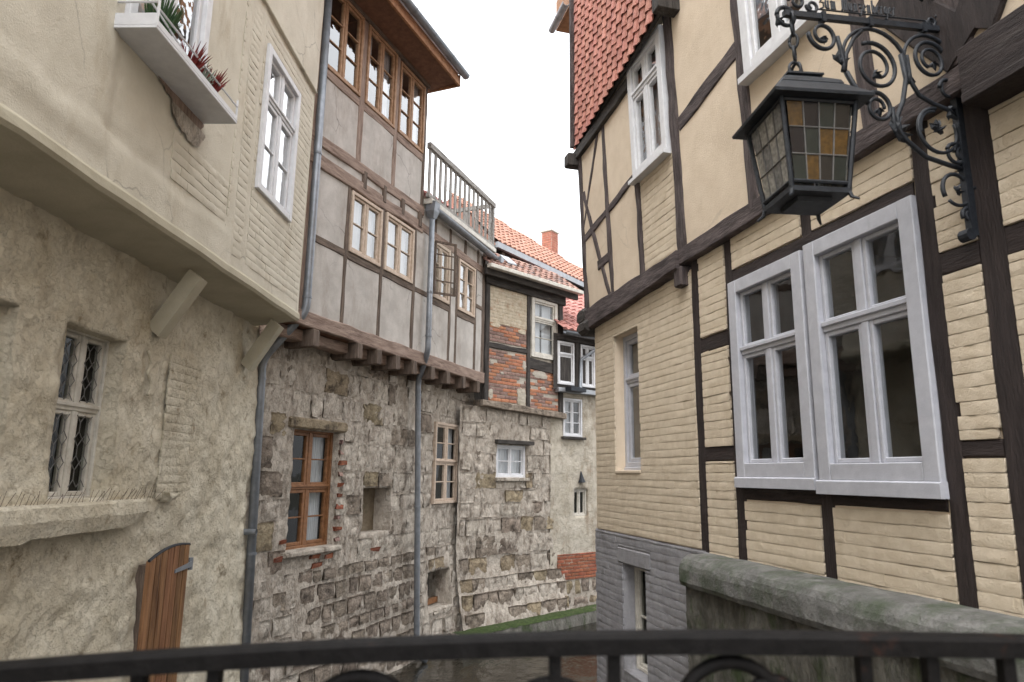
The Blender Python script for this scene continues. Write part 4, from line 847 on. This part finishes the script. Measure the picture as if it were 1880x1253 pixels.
window(NH, 1.36,2.20,5.52,6.86, .0, 'old_white', casing=.085, proud=.035, deep=.05, cols=1, transom=6.38, rows=(1,2), sash=.04, bar=.02, mull=.06, gl='glass', room_m='room_wall', curtain=((0,.45),(.55,1)))
fbox(NH, 'eaves_board', -.2,2.75,.24,.36,7.12,7.20, 'old_white'); fbox(NH, 'fascia', -.2,2.72,.16,.22,7.0,7.2, 'timber_black')
def tile_field(fr, name, u0,u1,o0,z0,o1,z1,m,parent=None,pw=.2,ph=.26,fall=0):
    """slope of pantiles from the eave (o0,z0) to (o1,z1), one joined surface of real overlapping courses"""
    mb = MB(); L = math.hypot(o1-o0,z1-z0); rows = max(1,int(L/ph)); do,dz = (o1-o0)/L,(z1-z0)/L; no,nz = dz*1.0,-do*1.0
    if nz < 0: no,nz = -no,-nz
    cols = max(1,int((u1-u0)/pw)); n = 6
    for r in range(rows):
        for c in range(cols):
            uc = u0+(c+.5)*(u1-u0)/cols
            if fall and z0+dz*(r+.5)*ph > z1-fall*(uc-u0): continue
            jit = random.uniform(-.006,.006); k0 = len(mb.v)
            for (t,h) in ((r*ph,.045),((r+1)*ph+.03,.012)):
                for k in range(n+1):
                    x = u0+(c+k/n)*(u1-u0)/cols; hh = h+.024*math.sin(k/n*2*math.pi)+jit
                    mb.v.append(fr.V(x, o0+do*t+no*hh, z0+dz*t+nz*hh))
            for k in range(n+1):
                x = u0+(c+k/n)*(u1-u0)/cols; mb.v.append(fr.V(x, o0+do*(r*ph), z0+dz*(r*ph)))
            for k in range(n): mb.f += [(k0+k,k0+k+1,k0+n+2+k,k0+n+1+k),(k0+2*n+2+k,k0+2*n+3+k,k0+k+1,k0+k)]
    return mb.build(name, m, parent or fr.root, fix=False, kind='stuff')
tile_field(NH, 'roof_tiles', -.2,2.75,.27,7.20,-.62,7.86,'tile_old',pw=.18,ph=.2)
mb = MB(); mb.loft([[NH.V(u,.0,7.46),NH.V(u,-.26,7.68),NH.V(u,-.26,7.71),NH.V(u,.0,7.49)] for u in (.62,.9)]); mb.build('skylight', 'zinc_light', ntt)
# stone wall below
NB = NH.sub(off=-.02)
NWn = (.45,1.30,2.95,3.60); nfl = lambda u, z: .34*(max(0,1.3-z)/1.3)**1.3
sheet(NB, 'stone_base', -.55,2.45,-.4,4.34,-.05, 'stone_mortar', res=.06, amp=.03, ns=2, amp2=.012, ns2=9, holes=[NWn+(.16,)], flare=nfl)
def pk2(u,z):
    r = random.random()
    if z > 3.0: return None if r < .25 else 'stone_crust'
    return None if r < .12 else 'stone_ochre' if r < .42 else 'stone_dark' if r < (.75 if z < 2 else .5) else 'stone_crust'
ashlar(NB, (-.5,2.42,.2,4.30), [NWn,(.35,1.42,3.6,3.75)], -.03, pk2, hmin=.24, hmax=.42, wmin=.25, wmax=.6, gap=.008, flare=nfl, rough=.028, round_=.018, flat=.6)
fbox(NB, 'lintel', .38,1.45,-.1,.06,3.62,3.70, 'timber_black'); fbox(NB, 'sill', .40,1.35,-.1,.03,2.88,2.945, 'stone_crust')
window(NB, .44,1.31,2.94,3.61, -.10, 'white_paint', casing=.06, proud=.03, deep=.04, cols=2, rows=(1,2), sash=.03, bar=.02, mull=.03, gl='glass', room_m='room_wall', curtain=((0,1),))
# sloping rendered footing and mossy ledge along the water
lg = MB(); rings = []
for i in range(90):
    u = -.9+7.1*i/89; w = .03*fbm(Vector((u*2.5,4,2))); w2 = .02*fbm(Vector((u*9,4,7)))
    rings.append([NB.V(u,.3,.27+w*.5),NB.V(u,.50+w,.26+w*.4+w2),NB.V(u,.58+w+w2,.22)])
lg.loft(rings, closed=False); lo = lg.build('bank_ledge', 'moss', None, smooth=True, fix=False); lo['kind'] = 'structure'
sd_ = MB(); rings = []
for i in range(60):
    u = -.9+7.1*i/59; w = .03*fbm(Vector((u*2.5,4,2))); rings.append([NB.V(u,.57+w,.225),NB.V(u,.60+w,.1),NB.V(u,.60+w,-.3)])
sd_.loft(rings, closed=False); sd_ = sd_.build('bank_face', 'embank', None, smooth=True, fix=False); sd_['kind'] = 'structure'; sd_.location = (-.55,13.6,0); sd_.rotation_euler = (0,0,R_(45))
lo.location = (-.55,13.6,0); lo.rotation_euler = (0,0,R_(45))

# ================================================================== BACK: last house of the row, partly hidden
EH = facade('corner_house', 'pale plastered house with pink tiled roof and white windows at the canal bend', (1.18,15.33), 52, -1)
et = EH.root
EW = (-.03,.56,3.86,4.72); EL = (.30,.72,2.12,2.71)
sheet(EH, 'wall', -.4,4.0,1.0,4.90,0, 'pale_plaster', res=.06, amp=.02, ns=2, amp2=.006, ns2=10, holes=[EW+(.06,),EL+(.1,)])
sheet(EH, 'upper_wall', -.4,4.0,4.88,6.15,.10, 'timber_black', res=.2)
window(EH, *EW, -.02, 'white_paint', casing=.05, proud=.04, deep=.05, cols=2, rows=(1,3), sash=.03, bar=.02, mull=.02, gl='glass', room_m='room_wall', curtain=((0,.5),))
fbox(EH, 'sill', -.08,.62,-.05,.08,3.80,3.855, 'timber_black')
window(EH, *EL, -.07, 'old_white', casing=.04, proud=.03, deep=.03, cols=2, sash=.03, mull=.02, gl='glass_dim')
EU = EH.sub(off=.10)
for (a,b) in ((-.28,.22),(.42,.88),(1.06,1.55),(1.75,2.2)): window(EU, a,b,5.0,5.98, 0, 'white_paint', casing=.05, proud=.03, deep=.03, cols=2 if a > .3 else 1, transom=5.68, sash=.035, mull=.04, gl='glass', roomd=.2, room_m='room_wall', curtain=((0,.4),))
for u in (.32,.97,1.65,2.3): timber(EU, 'post', (u,4.9),(u,6.1), .12, -.02,.03, K)
timber(EU, 'jetty_beam', (-.3,4.88),(4,4.88), .10, -.1,.07, 'zinc_light'); timber(EU, 'eaves_beam', (-.3,6.07),(4,6.07), .14, -.02,.05, K)
half_gutter(EU, 'gutter', -.3,4.0,.28,6.16,.06,'zinc'); tile_field(EU, 'roof_tiles', -.35,4.0,.26,6.2,-2.2,8.1,'tile_pink')
mb = MB(); mb.tube([EU.V(.86,.28,6.1),EU.V(.80,.22,5.92),EU.V(.40,.06,5.62),EU.V(.36,.06,4.98),EU.V(.30,.2,4.9)], .04, 10); mb.build('downpipe', 'zinc', et, smooth=True)
fbox(EU, 'rain_trough', -.1,.36,.06,.26,4.84,4.94, 'iron')
BD = brick_variants('brick', 'brick_dark', L=.22,H=.062,D=.02,n=3)
lay_bricks(EH, 'brick', brick_layout((-.2,1.6,.80,1.34), L=.228,H=.072,gap=.012), BD, -.005, L=.22, H=.062)
sheet(EH, 'brick_ground', -.4,3,-.3,1.42,-.012, 'stone_mortar', res=.1, amp=.01)
mb = MB(); mb.tube([EH.V(.5,.02,3.1),EH.V(.5,.04,2.95),EH.V(.5,.05,2.85)], [.01,.05,.09], 8); mb.build('lamp_hood', 'iron', et)
ashlar(EH, (-.3,1.8,-.2,.80), [], .0, lambda u,z: 'stone_dark' if random.random() < .7 else 'stone_ochre', hmin=.18,hmax=.26)

# ================================================================== BACKGROUND: taller orange-tiled house behind
BH = facade('background_house', 'tall house behind with bright orange tiled roof and brick chimney', (-.713,15.749), 35, -1)
bt = BH.root; bt.location.z = -.08
fbox(BH, 'wall', .3,8.5,-4,0,0,8.47, 'timber_black'); fbox(BH, 'fascia', .18,8.6,.22,.30,8.47,8.62, 'zinc_light')
mb = MB(); mb.quad(BH.V(.2,0,8.46),BH.V(8.6,0,8.46),BH.V(8.6,.24,8.50),BH.V(.2,.24,8.50)); mb.build('soffit', 'timber_black', bt, fix=False)
for i in range(9): fbox(BH, 'rafter_end', .5+i*.9,.6+i*.9,0,.2,8.34,8.455, 'timber_brown')
tile_field(BH, 'roof_tiles', .2,8.6,.28,8.62,-1.45,10.37,'tile_orange',pw=.21,ph=.24,fall=.135)
mb = MB(); mb.loft([[BH.V(.22,.2,8.56),BH.V(.22,-1.2,10.18),BH.V(.22,-4,8.56)],[BH.V(8.6,.2,8.56),BH.V(8.6,-.35,9.10),BH.V(8.6,-4,8.56)]]); mb.build('roof_body', 'tile_orange', bt)
C0,C1,CO0,CO1 = 4.42,4.80,-1.15,-.80
ch = fbox(BH, 'chimney', C0,C1,CO0,CO1,8.6,10.42, 'mortar')
BCm = brick_variants('brick', 'brick_chimney', L=.22,H=.062,D=.012,n=3)
CF = BH.sub(off=CO1)
for t in brick_layout((C0,C1,9.0,10.41), L=.228,H=.075,gap=.012): inst('brick', random.choice(BCm), ch, CF.V(t[0],.002,t[1]), (t[2]/.22,-1,t[3]/.062))
for t in brick_layout((CO0,CO1,9.0,10.41), L=.228,H=.075,gap=.012,phase=.05): inst('brick', random.choice(BCm), ch, BH.V(C0,t[0],t[1]), (t[2]/.22,1,t[3]/.062), (0,0,R_(90)))
fbox(BH, 'chimney_cap', C0-.03,C1+.03,CO0-.03,CO1+.03,10.42,10.47, 'mortar'); fbox(BH, 'chimney_flashing', C0-.1,C1+.1,CO0,CO1+.06,9.28,9.40, 'zinc_light')

# small roofed house glimpsed through the terrace balustrade
TH = facade('terrace_house', 'small red-roofed house glimpsed through the terrace balustrade', (-2.4,15.6), 30, -1)
fbox(TH, 'wall', -1,3.0,-3,0,0,9.75, 'pale_plaster'); tile_field(TH, 'roof_tiles', -1.2,3.1,.25,9.68,-1.4,10.5,'tile_pink'); window(TH, .5,1.1,8.9,9.6,.0,'timber_brown',casing=.05,cols=2,sash=.03,mull=.03); window(TH, 1.7,2.3,8.9,9.6,.0,'timber_brown',casing=.05,cols=2,sash=.03,mull=.03)

# ================================================================== BRACKET AND LANTERN
mp = Vector((2.49,4.05,0)) + Vector((math.sin(R_(-15)),math.cos(R_(-15)),0))*(-.43)
br = thing('lamp_bracket', 'black wrought-iron scroll bracket with lettering, fixed to the dark post', 'bracket', (mp.x,mp.y,0), R_(195))
# local: x = outward over the canal, y = across, z = up
BZ = lambda x, z, y=0: (x, y, z)
mb = MB(); mb.box(-.03,.055,-.02,.02,4.34,6.3); mb.build('wall_bar', 'iron', br)
mb = MB(); mb.tube([(.075,-.03,4.34),(.075,.03,4.34)], .035, 12); mb.build('foot_roll', 'iron', br)
for z in (4.62,4.95,5.35,5.75): mb = MB(); mb.tube([(-.0,-.035,z),(-.0,.035,z)], .014, 8); mb.build('bolt', 'iron', br)
bar = lambda x: 5.635-.105*x
mb = MB(); mb.loft([[(x,-.014,bar(x)-.022),(x,.014,bar(x)-.022),(x,.014,bar(x)+.012),(x,-.014,bar(x)+.012)] for x in (.0,1.17)]); mb.build('arm', 'iron', br)
def spiral(cx, cz, r0, r1, a0, turns, th=.0125, name='scroll', extra=None, y=0):
    n = max(16,int(abs(turns)*28)); pts = []
    for k in range(n+1):
        f = k/n; a = R_(a0)+2*math.pi*turns*f; r = r0+(r1-r0)*f; pts.append((cx+r*math.cos(a), y, cz+r*math.sin(a)))
    if extra: pts = [(e[0],y,e[1]) for e in extra]+pts
    mb = MB(); mb.tube(pts, [th*(1-.25*k/len(pts)) for k in range(len(pts))], 8); return mb.build(name, 'iron', br, smooth=True)
def leaf(cx, cz, ang, s, name='leaf'):
    mb = MB(); a = R_(ang); d = Vector((math.cos(a),0,math.sin(a))); nn = Vector((-d.z,0,d.x))
    for k, (da, L) in enumerate(((-62,.7),(-32,.9),(0,1.15),(32,.9),(62,.7))):
        e = d*math.cos(R_(da))+nn*math.sin(R_(da)); p = Vector((cx,0,cz)); tip = p+e*s*L+Vector((0,(k-2)*.008*0,0)); sd = Vector((-e.z,0,e.x))*s*.17
        i = len(mb.v); mid = p+e*s*L*.55
        mb.v += [tuple(p+Vector((0,-.006,0))),tuple(p+Vector((0,.006,0))),tuple(mid+sd+Vector((0,-.01,0))),tuple(mid-sd+Vector((0,-.01,0))),tuple(mid+Vector((0,.014,0))),tuple(tip+Vector((0,.012*(1 if k%2 else -1),0)))]
        mb.f += [(i,i+2,i+4),(i,i+4,i+3),(i+1,i+4,i+2),(i+1,i+3,i+4),(i+2,i+5,i+4),(i+3,i+4,i+5),(i+2,i+3,i+5)]
    return mb.build(name, 'iron', br)
# x grows outwards = to the left in the photograph
spiral(.925,5.42,.095,.035,0,-1.35, extra=None)                                   # scroll near the chain
mb = MB(); mb.tube([(.83,0,5.43),(.815,0,5.36),(.80,0,5.26),(.81,0,5.22)], .0125, 8); mb.build('stem', 'iron', br, smooth=True); leaf(.925,5.415,250,.04,'flower')
spiral(.58,5.30,.225,.225,200,-.62); spiral(.585,5.29,.15,.07,60,1.5)
mb = MB(); mb.tube([(.80,0,5.22),(.78,0,5.33),(.72,0,5.44),(.66,0,5.50)], .0125, 8); mb.build('stem', 'iron', br, smooth=True)
leaf(.60,5.25,200,.06,'flower'); leaf(.83,5.27,120,.09)
spiral(.19,5.37,.19,.19,170,-.60); spiral(.19,5.40,.125,.05,150,-1.6); leaf(.18,5.39,230,.05,'flower')
mb = MB(); mb.tube([(.79,0,5.22),(.72,0,5.10),(.66,0,5.05)], .015, 8); mb.build('stem', 'iron', br, smooth=True)
spiral(.595,5.035,.10,.04,20,1.45); leaf(.60,5.03,240,.05,'flower')
mb = MB(); mb.tube([(.40,0,5.40),(.38,0,5.25),(.42,0,5.10),(.47,0,5.0),(.46,0,4.90),(.42,0,4.86),(.30,0,4.78),(.16,0,4.755),(.05,0,4.74)], .0135, 8); mb.build('stem', 'iron', br, smooth=True)
mb = MB(); mb.tube([(.36,0,5.40),(.35,0,5.24),(.30,0,5.16),(.20,0,5.12),(.10,0,5.10),(.03,0,5.05)], .0125, 8); mb.build('stem', 'iron', br, smooth=True)
mb = MB(); mb.tube([(.50,0,5.05),(.50,0,4.95),(.46,0,4.88)], .0125, 8); mb.build('stem', 'iron', br, smooth=True)
leaf(.50,4.90,150,.13); leaf(.10,5.10,200,.09); leaf(.08,4.76,180,.07)
spiral(.195,4.955,.135,.135,90,-.82); spiral(.20,4.97,.12,.10,-20,.3); leaf(.20,4.95,115,.085,'flower'); leaf(.18,4.97,30,.06,'flower')
spiral(.085,5.235,.06,.045,0,1.1); spiral(.04,4.84,.055,.03,0,1.2); spiral(.085,4.83,.06,.055,20,1.0)
spiral(.11,4.605,.098,.09,-30,.95); leaf(.11,4.60,150,.055,'flower'); spiral(.04,4.465,.05,.02,-30,1.3)
for (x,dz) in ((.92,.0),(.60,.0),(.22,.0)): mb = MB(); mb.box(x-.012,x+.012,-.022,.022,bar(x)-.04,bar(x)+.02); mb.build('collar', 'iron', br)
# finial ironwork on the arm
for (x,z,r,t) in ((1.08,5.60,.05,1.2),(.98,5.59,.04,-1.2),(.06,5.70,.045,1.3),(.15,5.66,.035,-1.3),(.02,5.66,.05,1.1),(.10,5.86,.06,1.2)): spiral(x,z,r,r*.4,0,t,.010)
leaf(1.20,5.62,60,.09); leaf(1.22,5.46,190,.06)
spiral(.36,5.50,.34,.34,62,.16,.014); spiral(1.16,5.49,.055,.055,0,1.0,.013)
# wrought lettering standing on the arm: Zum Munzenberger in a broken script
GL = {'Z':[[(0,1.5),(.7,1.6),(.1,.7),(.6,.75),(.65,.2),(.1,-.1)]],
 'u':[[(.05,1),(.0,.75),(.05,.15),(.2,0),(.4,.2)],[(.4,1),(.4,.15),(.55,0)]], 'm':[[(0,.85),(.12,1),(.12,0)],[(.12,.8),(.35,1),(.38,0)],[(.38,.8),(.6,1),(.64,.1),(.75,0)]],
 'M':[[(0,.1),(.15,0),(.2,1.5),(.05,1.4)],[(.2,1.4),(.5,1.6),(.5,0)],[(.5,1.4),(.8,1.6),(.82,.1),(.95,0)]], 'n':[[(0,.85),(.12,1),(.12,0)],[(.12,.8),(.38,1),(.42,.1),(.55,0)]],
 'z':[[(0,.95),(.4,1),(.1,.55),(.4,.45),(.35,0),(.15,-.45),(-.05,-.3)]], 'e':[[(.08,.5),(.4,.68),(.25,1),(.05,.75),(.05,.2),(.2,0),(.42,.15)]],
 'b':[[(.05,1.6),(.08,.15),(.25,0),(.42,.25),(.4,.8),(.22,1),(.08,.85)]], 'r':[[(0,.85),(.12,1),(.12,0)],[(.12,.8),(.3,1),(.42,.88)]],
 'g':[[(.4,.9),(.2,1),(.05,.75),(.08,.25),(.25,.1),(.4,.3)],[(.4,1),(.42,-.2),(.25,-.55),(.02,-.4)]]}
lt_ = MB(); x = .93; hh = .052
for chh in 'Zum Munzenberger':
    if chh == ' ': x -= .03; continue
    wd_ = max(p[0] for s_ in GL[chh] for p in s_)
    for s_ in GL[chh]: lt_.tube([(x-p[0]*hh*.82, 0, bar(x)+.055+p[1]*hh) for p in s_], .0055, 6)
    if chh == 'u' and x < .75:                                 # the two dots
        for e in (.1,.32): lt_.tube([(x-e*hh*.82,0,bar(x)+.055+1.3*hh),(x-e*hh*.82,0,bar(x)+.055+1.42*hh)], .006, 6)
    x -= wd_*hh*.82+.011
lt_.build('lettering', 'iron', br)
mb = MB(); mb.tube([(x_,0,bar(x_)+.045) for x_ in (.96,.5,.1)], .005, 6); mb.build('letter_rail', 'iron', br)

LC = mp + Vector((-.9659,-.2588,0))*1.12
ln = thing('lantern', 'black iron lantern with amber and dark stained panes, hanging from the bracket', 'lantern', (LC.x,LC.y,0), R_(-85+90))
# local frame: -y is the face towards the bridge
def ring_pts(w, z): return [(-w,-w,z),(w,-w,z),(w,w,z),(-w,w,z)]
zt, zb, wt, wb = 4.905, 4.43, .195, .145
mb = MB(); mb.loft([ring_pts(.258,4.885),ring_pts(.262,4.90),ring_pts(.165,5.0),ring_pts(.16,5.01)]); mb.build('roof', 'iron', ln)
mb = MB(); mb.loft([ring_pts(.165,5.005),ring_pts(.155,5.03),ring_pts(.085,5.085),ring_pts(.10,5.09),ring_pts(.10,5.10),ring_pts(.03,5.115)]); mb.build('cap', 'iron', ln)
mb = MB(); mb.loft([ring_pts(wb+.012,zb-.025),ring_pts(wb+.015,zb),ring_pts(wb-.01,zb)]); mb.loft([ring_pts(wb*.62,zb-.05),ring_pts(wb*.65,zb-.02)]); mb.build('base', 'iron', ln)
def L4(i, f, g, out=0):   # point on face i, f across 0..1, g height 0..1
    w = wb+(wt-wb)*g+out; c = [(-w,-w),(w,-w),(w,w),(-w,w)]; a = Vector(c[i]); b = Vector(c[(i+1)%4]); p = a.lerp(b,f); return (p.x,p.y,zb+(zt-zb)*g)
for i in range(4):
    mb = MB(); mb.tube([L4(i,0,0,.004),L4(i,0,1,.004)], .013, 6); mb.build('corner_bar', 'iron', ln)
    mb = MB(); mb.tube([L4(i,0,.0,.0),tuple(Vector(L4(i,0,0,.012))+Vector((0,0,-.045))),tuple(Vector(L4(i,0,0,.035))+Vector((0,0,-.065)))], [.012,.010,.006], 6); mb.build('foot', 'iron', ln)
    for g in (.06,.94): mb = MB(); mb.tube([L4(i,.03,g,.003),L4(i,.97,g,.003)], .010, 6); mb.build('frame_bar', 'iron', ln)
    mb = MB()
    for k in range(1,4): mb.tube([L4(i,.06+.88*k/4,.06,.002),L4(i,.06+.88*k/4,.94,.002)], .0042, 5)
    for k in range(1,3): mb.tube([L4(i,.06,.06+.88*k/3,.003),L4(i,.94,.06+.88*k/3,.003)], .0042, 5)
    mb.build('lead_came', 'lead', ln)
    pat = ['amber_glass','plum_glass','green_glass','grey_glass', 'plum_glass','green_glass','amber_glass','amber_glass', 'green_glass','amber_glass','grey_glass','green_glass']
    for r in range(3):
        for c in range(4):
            f0,f1 = .06+.88*c/4,.06+.88*(c+1)/4; g1,g0 = .94-.88*r/3,.94-.88*(r+1)/3
            q = MB(); q.loft([[L4(i,f0,g0),L4(i,f1,g0),L4(i,f1,g1),L4(i,f0,g1)],[L4(i,f0,g0,-.004),L4(i,f1,g0,-.004),L4(i,f1,g1,-.004),L4(i,f0,g1,-.004)]])
            q.build('pane', pat[r*4+c] if i == 0 else ('clear_glass' if (r*2+c+i)%3 else 'pale_glass'), ln)
def link(cz, r, rot, stretch=1.5):
    mb = MB(); pts = []
    for k in range(21):
        a = 2*math.pi*k/20; pts.append((math.cos(rot)*r*math.cos(a), math.sin(rot)*r*math.cos(a), cz+r*stretch*math.sin(a)))
    mb.tube(pts, .0085, 7); mb.build('chain_link', 'iron', ln, smooth=True)
link(5.165,.045,.3,1.15); link(5.16,.042,1.7,1.15); link(5.27,.022,.9,1.9); link(5.345,.022,2.4,1.9); link(5.42,.026,.9,1.5); link(5.47,.045,1.2,1.0)

# ================================================================== BRIDGE UNDER THE CAMERA AND ITS RAILING
mb = MB(); rings = []
for i in range(17):
    x = -3.4+6.8*i/16; z = 1.66-.028*(x-.45)**2; zu = .25+1.0*math.sqrt(max(0,1-(x/3.6)**2)); rings.append([(x,-1.6,zu),(x,1.45,zu),(x,1.45,z),(x,-1.6,z)])
mb.loft(rings); o = mb.build('bridge_deck', 'deck'); o['kind'] = 'structure'
rl = thing('bridge_railing', 'dark rusty wrought-iron bridge railing in the foreground', 'railing', (0,1.33,1.6))
rz_ = lambda x: 2.727-.0395*max(0,.45-x)**1.75-.008*max(0,x-.55)**2-1.6
def railbar(z_off, h, w, name, m='rail_iron', rnd_=True):
    mb = MB(); rings = []
    for i in range(61):
        x = -3.2+6.4*i/60; z = rz_(x)+z_off; hw = w/2; rings.append([(x,-hw,z-h),(x,hw,z-h),(x,hw,z-h*.28),(x,hw*.72,z-.004),(x,0,z),(x,-hw*.72,z-.004),(x,-hw,z-h*.28)])
    mb.loft(rings); return mb.build(name, m, rl, smooth=False)
railbar(0,.038,.050,'handrail'); railbar(-.62,.025,.04,'lower_rail'); railbar(-.88,.025,.04,'lower_rail')
def picket(x, w=.022): 
    mb = MB(); z = rz_(x)-.035; mb.box(x-w/2,x+w/2,-.012,.012,z-.92,z); mb.build('baluster', 'rail_iron', rl)
def ringscroll(x, zc, r, turns, a0, th=.013, r1=None):
    mb = MB(); n = 40; pts = []
    for k in range(n+1): f = k/n; a = R_(a0)+turns*2*math.pi*f; rr = r+((r1 or r)-r)*f; pts.append((x+rr*math.cos(a),0,rz_(x)+zc+rr*math.sin(a)))
    mb.tube(pts, th, 8); mb.build('scroll', 'rail_iron', rl, smooth=True)
P0 = -.66
xs = [-2.9,-2.42,-2.28,-1.9,-1.44,-1.3,-.99,-.665,-.53,.085,.192,.646,.767,.905,1.4,1.55,2.0,2.5,2.65]
for x in xs: picket(x)
for (x,zc,r,r1) in ((-.265,-.175,.115,.10),(.075,-.175,.105,.06),(.402,-.155,.105,.09),(.475,-.135,.06,.03),(-1.65,-.17,.12,.09),(-2.1,-.17,.12,.09),(1.15,-.17,.11,.09),(1.8,-.17,.12,.09),(2.3,-.17,.12,.09)):
    ringscroll(x,zc,r,1.25,-90,r1=r1); ringscroll(x,zc-.26,r,1.25,90,r1=r1)
